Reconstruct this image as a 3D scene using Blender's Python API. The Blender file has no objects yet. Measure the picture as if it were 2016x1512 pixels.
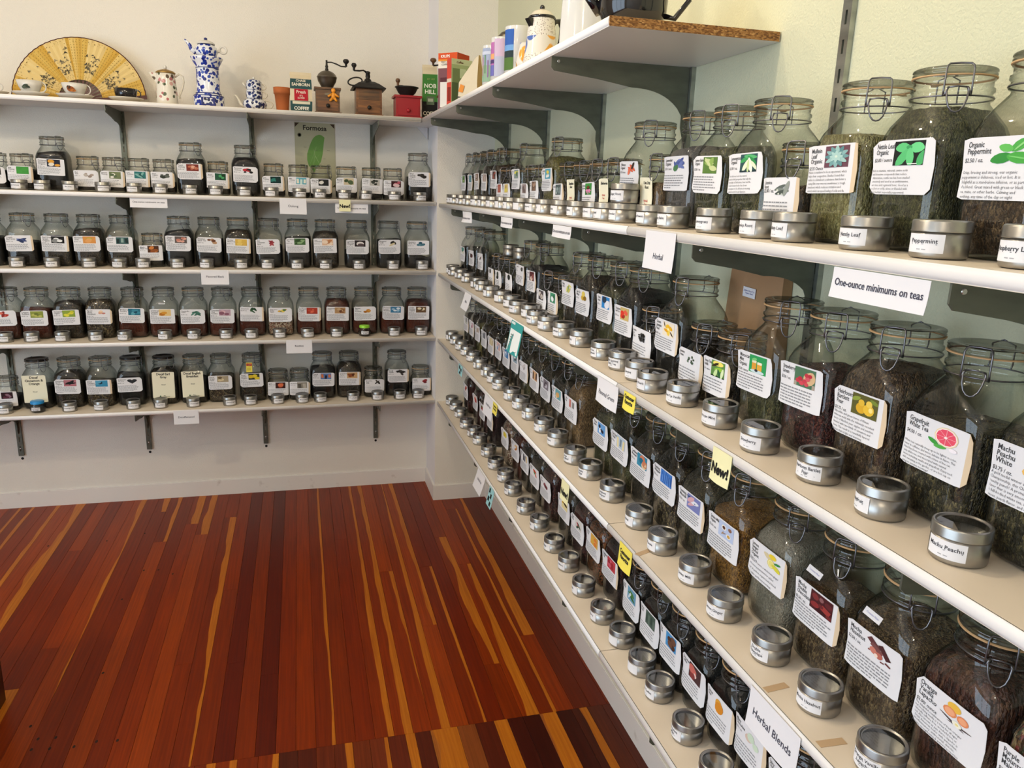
import bpy, math, random
from mathutils import Matrix, Vector, Quaternion
SC = bpy.context.scene
COL = SC.collection
rnd = random.Random(7)
PI = math.pi

# ------------------------------------------------------------------ camera
cam_data = bpy.data.cameras.new('camera')
cam_data.sensor_width = 36.0
cam_data.lens = 1516.835 / 2016 * 36
cam_data.clip_start = 0.02
cam = bpy.data.objects.new('camera', cam_data)
COL.objects.link(cam)
def cam_axes(yaw, pitch, roll):
    fw = Vector((-math.sin(yaw)*math.cos(pitch), math.cos(yaw)*math.cos(pitch), math.sin(pitch)))
    ri = Vector((math.cos(yaw), math.sin(yaw), 0)); up = ri.cross(fw)
    return (math.cos(roll)*ri + math.sin(roll)*up, -math.sin(roll)*ri + math.cos(roll)*up, fw)
_r, _u, _f = cam_axes(-0.27147, -0.24255, 0.03294)
_m = Matrix((( _r.x, _u.x, -_f.x), (_r.y, _u.y, -_f.y), (_r.z, _u.z, -_f.z))).to_4x4()
_m.translation = Vector((-0.9932, -4.0504, 1.7023))
cam.matrix_world = _m
SC.camera = cam

# ------------------------------------------------------------------ light
SC.view_settings.view_transform = 'Standard'
SC.view_settings.look = 'None'
SC.view_settings.gamma = 1.0
SC.view_settings.use_curve_mapping = False
SC.view_settings.exposure = -0.97
SC.cycles.transparent_max_bounces = 20
SC.cycles.max_bounces = 7; SC.cycles.diffuse_bounces = 3; SC.cycles.glossy_bounces = 4
world = bpy.data.worlds.new('sky'); SC.world = world; world.use_nodes = True
bg = world.node_tree.nodes['Background']
bg.inputs[0].default_value = (0.62, 0.78, 1.0, 1); bg.inputs[1].default_value = 1.2
def lamp(name, loc, energy, color, radius):
    d = bpy.data.lights.new(name, 'POINT'); d.energy = energy; d.color = color; d.shadow_soft_size = radius
    o = bpy.data.objects.new(name, d); o.location = loc; COL.objects.link(o); return o
def area(name, loc, rot, sx, sy, energy, color):
    d = bpy.data.lights.new(name, 'AREA'); d.shape = 'RECTANGLE'; d.size = sx; d.size_y = sy; d.energy = energy; d.color = color
    o = bpy.data.objects.new(name, d); o.location = loc; o.rotation_euler = rot; COL.objects.link(o); return o
WARM = (1.0, 0.84, 0.61)
lamp('ceiling_and_added_light', (-2.75, -2.20, 2.92), 88, WARM, 0.05)
lamp('ceiling_and_added_light', (-0.95, -2.55, 2.92), 46, WARM, 0.05)
lamp('ceiling_and_added_light', (-1.75, -1.45, 2.95), 34, WARM, 0.05)  # added fill lamp that brightens the upper back wall
lamp('ceiling_and_added_light', (-1.80, -5.00, 2.92), 40, WARM, 0.05)
lamp('ceiling_and_added_light', (-3.60, -4.60, 2.92), 20, WARM, 0.05)
DAY = (0.70, 0.85, 1.0)
area('window_daylight', (-4.74, -3.9, 1.475), (0, -PI/2, 0), 2.55, 4.0, 250, DAY)


# ------------------------------------------------------------------ materials
def srgb(h):
    if isinstance(h, (tuple, list)): return tuple(h[:3])
    if len(h) == 3: h = ''.join(c*2 for c in h)
    v = [int(h[i:i+2], 16)/255 for i in (0, 2, 4)]
    return tuple(c/12.92 if c <= .04045 else ((c+.055)/1.055)**2.4 for c in v)
MATS = {}
def nodes(name):
    m = bpy.data.materials.new(name); m.use_nodes = True
    nt = m.node_tree; MATS[name] = m
    return m, nt, nt.nodes['Principled BSDF'], nt.nodes.new, nt.links.new
def plain(name, col, rough=.5, metal=0., spec=.5, coat=0., bump=None):
    m, nt, b, N, Lk = nodes(name)
    b.inputs['Base Color'].default_value = (*srgb(col), 1)
    b.inputs['Roughness'].default_value = rough; b.inputs['Metallic'].default_value = metal
    b.inputs['Specular IOR Level'].default_value = spec
    if coat: b.inputs['Coat Weight'].default_value = coat; b.inputs['Coat Roughness'].default_value = .08
    if bump:
        sc, st, dist = bump
        tc = N('ShaderNodeTexCoord'); no = N('ShaderNodeTexNoise'); bu = N('ShaderNodeBump')
        no.inputs['Scale'].default_value = sc; no.inputs['Detail'].default_value = 3
        bu.inputs['Strength'].default_value = st; bu.inputs['Distance'].default_value = dist
        Lk(tc.outputs['Object'], no.inputs['Vector']); Lk(no.outputs['Fac'], bu.inputs['Height']); Lk(bu.outputs[0], b.inputs['Normal'])
    return m
def ramp(N, stops, mode='LINEAR'):
    r = N('ShaderNodeValToRGB'); r.color_ramp.interpolation = mode
    e = r.color_ramp.elements
    while len(e) < len(stops): e.new(0.5)
    for k, (p, c) in enumerate(stops): e[k].position = p; e[k].color = (*srgb(c), 1)
    return r
def wall_mat(name, col, bump=.35):
    m, nt, b, N, Lk = nodes(name)
    tc = N('ShaderNodeTexCoord'); a = N('ShaderNodeTexNoise'); a.inputs['Scale'].default_value = 190; a.inputs['Detail'].default_value = 2
    big = N('ShaderNodeTexNoise'); big.inputs['Scale'].default_value = 1.7
    c = srgb(col); r = ramp(N, [(.3, tuple(x*.96 for x in c)), (.7, c)])
    bu = N('ShaderNodeBump'); bu.inputs['Strength'].default_value = bump; bu.inputs['Distance'].default_value = .003
    Lk(tc.outputs['Object'], a.inputs['Vector']); Lk(tc.outputs['Object'], big.inputs['Vector'])
    Lk(big.outputs['Fac'], r.inputs['Fac']); Lk(r.outputs[0], b.inputs['Base Color'])
    Lk(a.outputs['Fac'], bu.inputs['Height']); Lk(bu.outputs[0], b.inputs['Normal'])
    b.inputs['Roughness'].default_value = .62; b.inputs['Specular IOR Level'].default_value = .3
    return m
wall_mat('wall_cream', 'ede7dc', .6); wall_mat('wall_green', 'd3d2b4', .6); wall_mat('white_and_daylit_wall', 'eeeaea', .12); wall_mat('ceiling_white', 'efece6', .2)
m, nt, b, N, Lk = nodes('baseboard_paint')
tc = N('ShaderNodeTexCoord'); no = N('ShaderNodeTexNoise'); no.inputs['Scale'].default_value = 14; no.inputs['Detail'].default_value = 4
r = ramp(N, [(.0, '8a7f78'), (.27, 'cfc6be'), (.36, 'e6e0da')]); Lk(tc.outputs['Object'], no.inputs['Vector']); Lk(no.outputs['Fac'], r.inputs['Fac']); Lk(r.outputs[0], b.inputs['Base Color'])
b.inputs['Roughness'].default_value = .45

plain('shelf_top', 'e8dac6', .42); plain('shelf_edge', 'efecea', .38); plain('tape', 'c9ab86', .35)
m, nt, b, N, Lk = nodes('chipboard')
tc = N('ShaderNodeTexCoord'); vo = N('ShaderNodeTexVoronoi'); vo.inputs['Scale'].default_value = 330
mp = N('ShaderNodeMapping'); mp.inputs['Scale'].default_value = (.55, 1, 1.3)
r = ramp(N, [(.0, '5a3a1c'), (.35, '8a5c2e'), (.7, 'b5834a'), (1, 'd3a566')])
Lk(tc.outputs['Object'], mp.inputs[0]); Lk(mp.outputs[0], vo.inputs['Vector']); Lk(vo.outputs['Color'], r.inputs['Fac']); Lk(r.outputs[0], b.inputs['Base Color'])
bu = N('ShaderNodeBump'); bu.inputs['Strength'].default_value = .6; bu.inputs['Distance'].default_value = .002
Lk(vo.outputs['Distance'], bu.inputs['Height']); Lk(bu.outputs[0], b.inputs['Normal']); b.inputs['Roughness'].default_value = .85
def brushed(name, c0, c1, rough, metal):
    m, nt, b, N, Lk = nodes(name)
    tc = N('ShaderNodeTexCoord'); mp = N('ShaderNodeMapping'); mp.inputs['Scale'].default_value = (4, 4, 12)
    no = N('ShaderNodeTexNoise'); no.inputs['Scale'].default_value = 3; no.inputs['Detail'].default_value = 4
    r = ramp(N, [(.3, c0), (.7, c1)]); Lk(tc.outputs['Object'], mp.inputs[0]); Lk(mp.outputs[0], no.inputs['Vector']); Lk(no.outputs['Fac'], r.inputs['Fac']); Lk(r.outputs[0], b.inputs['Base Color'])
    b.inputs['Roughness'].default_value = rough; b.inputs['Metallic'].default_value = metal
    return m
brushed('bracket_steel', '62665c', '74786c', .45, .6)
brushed('zinc', '8f938f', 'b9bcb6', .28, .9)
plain('screw_metal', 'c8c8c4', .3, .9)
plain('dark_slot', '141210', .8)
brushed('tin_metal', '9a9894', 'adaba7', .34, .95)
plain('wire', '75757a', .3, .9)
plain('gasket', 'd0a878', .6); plain('gasket_grey', '8d7a68', .6)
plain('paper', 'e6e4e7', .75); plain('paper_cream', 'efe9cf', .75); plain('paper_yellow', 'f2e05a', .7); plain('paper_pale_yellow', 'f0ebb8', .7)
plain('paper_tan', 'dcc5a6', .75); plain('paper_mint', 'c9e8d8', .75); plain('paper_teal', '2f9a98', .6); plain('paper_aqua', '9fd6dc', .6)
m, nt, b, N, Lk = nodes('print')                      # flat print: ink colours stored on the faces
at = N('ShaderNodeVertexColor'); at.layer_name = 'Col'; Lk(at.outputs['Color'], b.inputs['Base Color'])
b.inputs['Roughness'].default_value = .7; b.inputs['Specular IOR Level'].default_value = .25
def thin_glass(name, mid, edge, gloss_lo=.05, gloss_hi=.75, rough=.015):
    m = bpy.data.materials.new(name); m.use_nodes = True; MATS[name] = m
    nt = m.node_tree; nt.nodes.clear(); N = nt.nodes.new; Lk = nt.links.new
    out = N('ShaderNodeOutputMaterial'); mix = N('ShaderNodeMixShader'); tr = N('ShaderNodeBsdfTransparent'); gl = N('ShaderNodeBsdfGlossy')
    gl.inputs['Roughness'].default_value = rough
    lw = N('ShaderNodeLayerWeight'); lw.inputs['Blend'].default_value = .5
    p = N('ShaderNodeMath'); p.operation = 'POWER'; p.inputs[1].default_value = 4.0; Lk(lw.outputs['Facing'], p.inputs[0])
    mr = N('ShaderNodeMapRange'); mr.inputs['To Min'].default_value = gloss_lo; mr.inputs['To Max'].default_value = gloss_hi; Lk(p.outputs[0], mr.inputs['Value'])
    p2 = N('ShaderNodeMath'); p2.operation = 'POWER'; p2.inputs[1].default_value = 2.2; Lk(lw.outputs['Facing'], p2.inputs[0])
    r = ramp(N, [(.0, mid), (1., edge)]); Lk(p2.outputs[0], r.inputs['Fac']); Lk(r.outputs[0], tr.inputs['Color'])
    Lk(mr.outputs[0], mix.inputs[0]); Lk(tr.outputs[0], mix.inputs[1]); Lk(gl.outputs[0], mix.inputs[2]); Lk(mix.outputs[0], out.inputs['Surface'])
    return m
thin_glass('jar_glass', (.95, .965, .95), (.16, .20, .17), .055, .8)
thin_glass('lid_glass', (.74, .75, .71), (.05, .06, .05), .08, .75, .03)
thin_glass('clear_window', (.86, .87, .86), (.4, .42, .42), .08, .8, .03)
plain('black_lid', '22211f', .25, 0, .6)
def tea(name, cols, scale=230, stretch=(1, 1, 1), bump=.8, rough=.5):
    m, nt, b, N, Lk = nodes('tea_' + name)
    wn = N('ShaderNodeVectorMath'); wn.operation = 'ADD'; n0 = N('ShaderNodeTexNoise'); n0.inputs['Scale'].default_value = 220; n0.inputs['Detail'].default_value = 1; sc0 = N('ShaderNodeVectorMath'); sc0.operation = 'SCALE'; sc0.inputs['Scale'].default_value = .0045
    tc = N('ShaderNodeTexCoord'); Lk(tc.outputs['Object'], n0.inputs['Vector']); Lk(n0.outputs['Color'], sc0.inputs[0]); Lk(tc.outputs['Object'], wn.inputs[0]); Lk(sc0.outputs[0], wn.inputs[1]); k = (1, 1.25, min(1, stretch[2]*.8)); V = []
    for rot, off in (((.4, .9, .2), 0), ((1.9, .3, 1.1), 3.7)):          # two crossing layers of flakes
        mp = N('ShaderNodeMapping'); mp.inputs['Scale'].default_value = k; mp.inputs['Rotation'].default_value = rot; mp.inputs['Location'].default_value = (off, off, off)
        vo = N('ShaderNodeTexVoronoi'); vo.distance = 'MANHATTAN'; vo.inputs['Scale'].default_value = scale*1.45; Lk(wn.outputs[0], mp.inputs[0]); Lk(mp.outputs[0], vo.inputs['Vector']); V.append(vo)
    lt = N('ShaderNodeMath'); lt.operation = 'LESS_THAN'; Lk(V[0].outputs['Distance'], lt.inputs[0]); Lk(V[1].outputs['Distance'], lt.inputs[1])
    mc = N('ShaderNodeMix'); mc.data_type = 'RGBA'; Lk(lt.outputs[0], mc.inputs[0]); Lk(V[1].outputs['Color'], mc.inputs[6]); Lk(V[0].outputs['Color'], mc.inputs[7])
    mi = N('ShaderNodeMath'); mi.operation = 'MINIMUM'; Lk(V[0].outputs['Distance'], mi.inputs[0]); Lk(V[1].outputs['Distance'], mi.inputs[1])
    sep = N('ShaderNodeSeparateColor'); Lk(mc.outputs[2], sep.inputs[0])
    n = len(cols); r = ramp(N, [(k_/n, c) for k_, c in enumerate(cols)], 'CONSTANT'); Lk(sep.outputs[0], r.inputs['Fac'])
    Lk(r.outputs[0], b.inputs['Base Color'])
    bu = N('ShaderNodeBump'); bu.inputs['Strength'].default_value = bump; bu.inputs['Distance'].default_value = .004; bu.invert = True
    Lk(mi.outputs[0], bu.inputs['Height']); Lk(bu.outputs[0], b.inputs['Normal'])
    b.inputs['Roughness'].default_value = rough; b.inputs['Specular IOR Level'].default_value = .4
    return m
tea('blk', ['141110', '1c1816', '100e0d', '241f1c', '181412'], 300)
tea('drk', ['1d1713', '2a211a', '171310', '3a2e22', '221b15', '5f5138'], 240, (1, 1, .6))
tea('roo', ['4a1d10', '5e2714', '3a160c', '6f3018', '522010'], 320, (1, 1, .5))
tea('grn', ['3f3f26', '4d4c2f', '2e2f1c', '5b5a3a', '383820', '67633f'], 250, (1, 1, .55))
tea('grn2', ['2a271b', '3a3524', '1f1c14', '4d462f', '2f2a1c', '6b6040'], 210, (1, 1, .45))
tea('olv', ['6b6330', '7d743a', '544d26', '8c8448', '615a2c'], 170)
tea('hay', ['7b7448', '8d8656', '676038', '9a9366', '72693f'], 190, (1, 1, .5))
tea('tan', ['7a5c3a', '8f7049', '644a2e', 'a1835a', '6f5334', '55402a'], 260, (1, 1, .5))
tea('lav', ['6b6664', '77716f', '5d5857', '807a79', '67615f'], 420)
tea('gld', ['8a5f22', '9c7030', '6f4a1a', 'a97d3c', '7c5520', '55381a'], 220, (1, 1, .7))
tea('red', ['2a1012', '3d1618', '1d0c0d', '4f2020', '2f1213', '6a3a30'], 170)
tea('mix', ['2c2119', '3d2f22', '1f1813', '5a4a34', '332719', '8a7a58'], 200, (1, 1, .6))
tea('gry', ['8d8678', '9a9384', '7f786a', 'a59f90', '878072'], 300, (1, 1, .5))
tea('brk', ['3a2a1d', '4a3726', '2b2017', '5d4833', '33251a', '6f593f'], 210, (1, 1, .5))
tea('brk2', ['4a3826', '5c4731', '382a1c', '705a3e', '433221', '857050'], 210, (1, 1, .55))
tea('bark', ['3a1f16', '4a2a1e', '2b1710', '55342a', '331b13', '63422f'], 130, (1, 1, .25))
tea('hib', ['201014', '2c151a', '170c0f', '351a1e'], 220)
tea('nut', ['7a5a44', 'a8907a', '5d3f2e', 'c2ae98', '8a5040', 'd8c8b0'], 130)
tea('pot', ['4a3626', '6d5438', '2f2219', '94805c', '7c3a34', '3f4430', 'b09a74'], 110, (1, 1, .5))
tea('pot2', ['5f3a1c', '7d4f26', '432712', '955f30', '3a2415', '8a3f24'], 130)
# floor boards: heartwood with a pale sapwood streak along one edge of some boards
m, nt, b, N, Lk = nodes('floor_wood')
tc = N('ShaderNodeTexCoord'); oi = N('ShaderNodeObjectInfo')
def oattr(n):
    a = N('ShaderNodeAttribute'); a.attribute_type = 'OBJECT'; a.attribute_name = n; return a
add = N('ShaderNodeVectorMath'); add.operation = 'ADD'; cmb = N('ShaderNodeCombineXYZ')
k1 = N('ShaderNodeMath'); k1.operation = 'MULTIPLY'; k1.inputs[1].default_value = 37.0; Lk(oi.outputs['Random'], k1.inputs[0])
Lk(k1.outputs[0], cmb.inputs[0]); Lk(k1.outputs[0], cmb.inputs[1]); Lk(tc.outputs['Object'], add.inputs[0]); Lk(cmb.outputs[0], add.inputs[1])
mp = N('ShaderNodeMapping'); mp.inputs['Scale'].default_value = (95, 2.2, 30); Lk(add.outputs[0], mp.inputs[0])
gr = N('ShaderNodeTexNoise'); gr.inputs['Scale'].default_value = 1.5; gr.inputs['Detail'].default_value = 6; gr.inputs['Distortion'].default_value = .4; Lk(mp.outputs[0], gr.inputs['Vector'])
mp2 = N('ShaderNodeMapping'); mp2.inputs['Scale'].default_value = (6, 1.3, 1); Lk(add.outputs[0], mp2.inputs[0])
wv = N('ShaderNodeTexNoise'); wv.inputs['Scale'].default_value = 1.4; wv.inputs['Detail'].default_value = 2; Lk(mp2.outputs[0], wv.inputs['Vector'])
hr = ramp(N, [(.25, 'c4b4ac'), (.5, 'e4dcd8'), (.75, 'fffaf6')]); Lk(gr.outputs['Fac'], hr.inputs['Fac'])
mul = N('ShaderNodeMix'); mul.data_type = 'RGBA'; mul.blend_type = 'MULTIPLY'; mul.inputs[0].default_value = 1.0
Lk(oi.outputs['Color'], mul.inputs[6]); Lk(hr.outputs[0], mul.inputs[7])
sapc = ramp(N, [(.2, '98500f'), (.5, 'b06414'), (.8, 'c2761e')]); Lk(gr.outputs['Fac'], sapc.inputs['Fac'])
sx = N('ShaderNodeSeparateXYZ'); Lk(tc.outputs['Object'], sx.inputs[0])
sw = oattr('sap_width'); s2 = oattr('sap_taper')
# streak where  x > -(width + taper*y + wobble)   (board x runs from -0.061 to 0, its right edge at 0)
ty = N('ShaderNodeMath'); ty.operation = 'MULTIPLY'; Lk(sx.outputs[1], ty.inputs[0]); Lk(s2.outputs['Fac'], ty.inputs[1])
wob = N('ShaderNodeMapRange'); wob.inputs['From Min'].default_value = .35; wob.inputs['From Max'].default_value = .65; wob.inputs['To Min'].default_value = -.35; wob.inputs['To Max'].default_value = .35; Lk(wv.outputs['Fac'], wob.inputs['Value'])
wo2 = N('ShaderNodeMath'); wo2.operation = 'MULTIPLY'; Lk(wob.outputs[0], wo2.inputs[0]); Lk(sw.outputs['Fac'], wo2.inputs[1])
a1 = N('ShaderNodeMath'); Lk(sw.outputs['Fac'], a1.inputs[0]); Lk(ty.outputs[0], a1.inputs[1])
a2 = N('ShaderNodeMath'); Lk(a1.outputs[0], a2.inputs[0]); Lk(wo2.outputs[0], a2.inputs[1])
a3 = N('ShaderNodeMath'); Lk(a2.outputs[0], a3.inputs[0]); Lk(sx.outputs[0], a3.inputs[1])
st = N('ShaderNodeMapRange'); st.inputs['From Min'].default_value = -.0006; st.inputs['From Max'].default_value = .0012; Lk(a3.outputs[0], st.inputs['Value'])
mx = N('ShaderNodeMix'); mx.data_type = 'RGBA'; Lk(st.outputs[0], mx.inputs[0]); Lk(mul.outputs[2], mx.inputs[6]); Lk(sapc.outputs[0], mx.inputs[7])
Lk(mx.outputs[2], b.inputs['Base Color']); b.inputs['Roughness'].default_value = .36; b.inputs['Specular IOR Level'].default_value = .22
bu = N('ShaderNodeBump'); bu.inputs['Strength'].default_value = .12; bu.inputs['Distance'].default_value = .001; Lk(gr.outputs['Fac'], bu.inputs['Height']); Lk(bu.outputs[0], b.inputs['Normal'])
plain('floor_gap', '1a0a05', .8)
def wood(name, c0, c1, c2, rough=.4, sc=(60, 60, 5)):
    m, nt, b, N, Lk = nodes(name)
    tc = N('ShaderNodeTexCoord'); mp = N('ShaderNodeMapping'); mp.inputs['Scale'].default_value = sc
    no = N('ShaderNodeTexNoise'); no.inputs['Scale'].default_value = 1.6; no.inputs['Detail'].default_value = 5; no.inputs['Distortion'].default_value = .6
    r = ramp(N, [(.3, c0), (.5, c1), (.7, c2)]); Lk(tc.outputs['Object'], mp.inputs[0]); Lk(mp.outputs[0], no.inputs['Vector']); Lk(no.outputs['Fac'], r.inputs['Fac']); Lk(r.outputs[0], b.inputs['Base Color'])
    b.inputs['Roughness'].default_value = rough
    return m
wood('walnut', '3a2413', '5a3a20', '74502d', .35, (5, 60, 60)); wood('oak_dark', '4a2a14', '6d4220', '8d5c30', .35, (5, 60, 60)); wood('cabinet_wood', '1f0b05', '35140a', '4a1e10', .35, (50, 50, 4))
plain('iron', '2a2724', .45, .6); plain('pewter', '6f675a', .38, .85); plain('red_paint', '9a1220', .35, 0, .5); plain('bowl_black', '181614', .5)
plain('porcelain', 'dcd8d0', .12, 0, .6); plain('porcelain_cream', 'd6cdba', .15, 0, .6); plain('black_glaze', '0d0b10', .08, 0, .7); plain('brass', 'a5854c', .35, .8)
plain('terracotta', 'b0602f', .8, bump=(80, .2, .002)); plain('orange_rubber', 'e0901f', .5); plain('glaze_white', 'cfcfcd', .08, 0, .7)
plain('kraft', 'a9845f', .8, bump=(28, .5, .006)); plain('cream_bag', 'd3c8b0', .75, bump=(22, .6, .006)); plain('tan_bag', 'b79a63', .75, bump=(22, .4, .006))
plain('plastic_green', '8fd22a', .35); plain('plastic_blue', '1f86c8', .35)
def pattern(name, basec, cols, scale, lo, hi, rough=.12, kind='voronoi'):
    m, nt, b, N, Lk = nodes(name)
    tc = N('ShaderNodeTexCoord'); no = N('ShaderNodeTexNoise'); no.inputs['Scale'].default_value = scale*.45; no.inputs['Detail'].default_value = 2
    vo = N('ShaderNodeTexVoronoi'); vo.inputs['Scale'].default_value = scale
    ad = N('ShaderNodeVectorMath'); ad.operation = 'ADD'; scn = N('ShaderNodeVectorMath'); scn.operation = 'SCALE'; scn.inputs['Scale'].default_value = .6/scale
    Lk(tc.outputs['Object'], no.inputs['Vector']); Lk(no.outputs['Color'], scn.inputs[0]); Lk(tc.outputs['Object'], ad.inputs[0]); Lk(scn.outputs[0], ad.inputs[1]); Lk(ad.outputs[0], vo.inputs['Vector'])
    sep = N('ShaderNodeSeparateColor'); Lk(vo.outputs['Color'], sep.inputs[0])
    n = len(cols); r = ramp(N, [(k/n, c) for k, c in enumerate(cols)], 'CONSTANT'); Lk(sep.outputs[0], r.inputs['Fac'])
    mr = N('ShaderNodeMapRange'); mr.inputs['From Min'].default_value = lo; mr.inputs['From Max'].default_value = hi; mr.inputs['To Min'].default_value = 1; mr.inputs['To Max'].default_value = 0; Lk(vo.outputs['Distance'], mr.inputs['Value'])
    mx = N('ShaderNodeMix'); mx.data_type = 'RGBA'; mx.inputs[6].default_value = (*srgb(basec), 1)
    Lk(mr.outputs[0], mx.inputs[0]); Lk(r.outputs[0], mx.inputs[7]); Lk(mx.outputs[2], b.inputs['Base Color']); b.inputs['Roughness'].default_value = rough
    return m
pattern('blue_floral', 'e8eaf0', ['1c2f8f', '22399a', 'e8eaf0', '14247a', '2a48a8'], 62, .50, .56)
pattern('willow', 'dfe0e4', ['1d2a5c', '2a3a70', 'dfe0e4', '18224a', '24336a'], 70, .52, .58)
pattern('rose_floral', 'e6e0d2', ['c48a86', '4f5a3e', 'e6e0d2', 'd8a8a0', 'e6e0d2', 'b06a6a', '5a4a3a', 'e6e0d2'], 48, .40, .46)
pattern('colour_glaze', 'd9d4cc', ['c86a58', 'd89a3a', '4a66a8', 'd9d4cc', 'c8a0a0'], 22, .55, .62)
pattern('speckle', 'dcd7cf', ['8a8078', 'dcd7cf', 'a89a90'], 260, .3, .4)
pattern('mug_flower', 'dfe0ea', ['5a8a5a', '8a9ac8', 'c87a90', 'dfe0ea', '6a78a8'], 110, .4, .55)

# ------------------------------------------------------------------ mesh helpers
class MB:
    def __init__(s): s.v = []; s.f = []; s.m = []; s.c = []; s.s = []
    def face(s, idx, m=0, c=None, sm=False): s.f.append(tuple(idx)); s.m.append(m); s.c.append(c); s.s.append(sm)
    def add(s, pts, faces, m=0, c=None, sm=False):
        o = len(s.v); s.v.extend(pts)
        for f in faces: s.face([o+i for i in f], m, c, sm)
    def box(s, x0, x1, y0, y1, z0, z1, m=0, c=None):
        s.add([(x0,y0,z0),(x1,y0,z0),(x1,y1,z0),(x0,y1,z0),(x0,y0,z1),(x1,y0,z1),(x1,y1,z1),(x0,y1,z1)],
              [(0,3,2,1),(4,5,6,7),(0,1,5,4),(1,2,6,5),(2,3,7,6),(3,0,4,7)], m, c)
    def loft(s, rings, m=0, sm=True, cap0=False, cap1=False, closed=True, c=None):
        o = len(s.v); n = len(rings[0])
        for r in rings: s.v.extend(r)
        for k in range(len(rings)-1):
            for i in range(n if closed else n-1):
                j = (i+1) % n; s.face((o+k*n+i, o+k*n+j, o+(k+1)*n+j, o+(k+1)*n+i), m, c, sm)
        if cap0: s.face([o+i for i in range(n-1, -1, -1)], m, c, False)
        if cap1: s.face([o+(len(rings)-1)*n+i for i in range(n)], m, c, False)
    def lathe(s, prof, n=24, m=0, cap0=False, cap1=False, cx=0, cy=0, sm=True, c=None):
        s.loft([[(cx+r*math.cos(2*PI*i/n), cy+r*math.sin(2*PI*i/n), z) for i in range(n)] for r, z in prof], m, sm, cap0, cap1, True, c)
    def tube(s, path, rad, n=6, m=0, closed=False, c=None, caps=True):
        P = [Vector(p) for p in path]; L = len(P); rings = []; prev = None
        for k in range(L):
            if closed: t = (P[(k+1) % L]-P[k-1])
            else: t = P[min(k+1, L-1)]-P[max(k-1, 0)]
            t.normalize()
            if prev is None:
                a = Vector((0,0,1)) if abs(t.z) < .9 else Vector((1,0,0)); u = t.cross(a).normalized()
            else:
                u = (prev - t*prev.dot(t)).normalized()
            w = t.cross(u); prev = u; r = rad[k] if isinstance(rad, (list, tuple)) else rad
            rings.append([tuple(P[k]+u*(r*math.cos(2*PI*i/n))+w*(r*math.sin(2*PI*i/n))) for i in range(n)])
        if closed: rings.append(rings[0])
        s.loft(rings, m, True, caps and not closed, caps and not closed, True, c)
    def prism(s, poly, a, b, axis='y', m=0, c=None):
        def P(p, q):
            if axis == 'y': return (p[0], q, p[1])
            if axis == 'x': return (q, p[0], p[1])
            return (p[0], p[1], q)
        n = len(poly); pts = [P(p, a) for p in poly]+[P(p, b) for p in poly]
        s.add(pts, [tuple(range(n-1, -1, -1)), tuple(range(n, 2*n))]+[(i, (i+1) % n, n+(i+1) % n, n+i) for i in range(n)], m, c)
    def ellipsoid(s, cx, cy, cz, rx, ry, rz, m=0, n=14, k=8):
        s.loft([[(cx+rx*math.sin(PI*j/k)*math.cos(2*PI*i/n), cy+ry*math.sin(PI*j/k)*math.sin(2*PI*i/n), cz-rz*math.cos(PI*j/k)) for i in range(n)] for j in range(k+1)], m)
    def mesh(s, name, mats):
        me = bpy.data.meshes.new(name); me.from_pydata([tuple(p) for p in s.v], [], s.f)
        for mt in mats: me.materials.append(MATS[mt])
        me.polygons.foreach_set('material_index', s.m); me.polygons.foreach_set('use_smooth', s.s)
        if any(c is not None for c in s.c):
            ca = me.color_attributes.new('Col', 'FLOAT_COLOR', 'CORNER'); buf = []
            for f, c in zip(s.f, s.c): buf.extend((*(c or (0, 0, 0)), 1.0)*len(f))
            ca.data.foreach_set('color', buf)
        me.update(); return me
def obj(name, me, parent=None, loc=(0,0,0), rot=(0,0,0), **props):
    o = bpy.data.objects.new(name, me); COL.objects.link(o); o.location = loc; o.rotation_euler = rot
    if parent: o.parent = parent
    for k, v in props.items(): o[k] = v
    return o
def thing(name, label, cat, loc=(0,0,0), rz=0, group=None):
    o = bpy.data.objects.new(name, None); COL.objects.link(o); o.location = loc; o.rotation_euler = (0, 0, rz); o.empty_display_size = .02
    o['label'] = label; o['category'] = cat
    if group: o['group'] = group
    return o
def text_geo(body, size, align='LEFT', bold=0.0, spacing=1.0, linesp=1.0, res=2):
    cu = bpy.data.curves.new('t', 'FONT'); cu.body = body.replace('|', '\n'); cu.size = size; cu.align_x = align; cu.resolution_u = res
    cu.offset = bold*size; cu.space_character = spacing; cu.space_line = linesp
    ob = bpy.data.objects.new('t', cu); me = ob.to_mesh()
    vs = [(v.co.x, v.co.y) for v in me.vertices]; fs = [tuple(p.vertices) for p in me.polygons]
    ob.to_mesh_clear(); bpy.data.objects.remove(ob); bpy.data.curves.remove(cu)
    return vs, fs
def put_text(mb, mapf, body, x, z, size, col=(.02,.02,.02), align='LEFT', bold=0.0, maxw=None, spacing=1.0, linesp=1.0):
    vs, fs = text_geo(body, size, align, bold, spacing, linesp, 1 if size < .0065 else 2)
    if not vs: return
    w = max(v[0] for v in vs)-min(v[0] for v in vs); k = 1.0
    if maxw and w > maxw: k = maxw/w
    mb.add([mapf(x+vx*k, z+vz*(1 if k > .8 else k**.5)) for vx, vz in vs], fs, 0, col)

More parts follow.
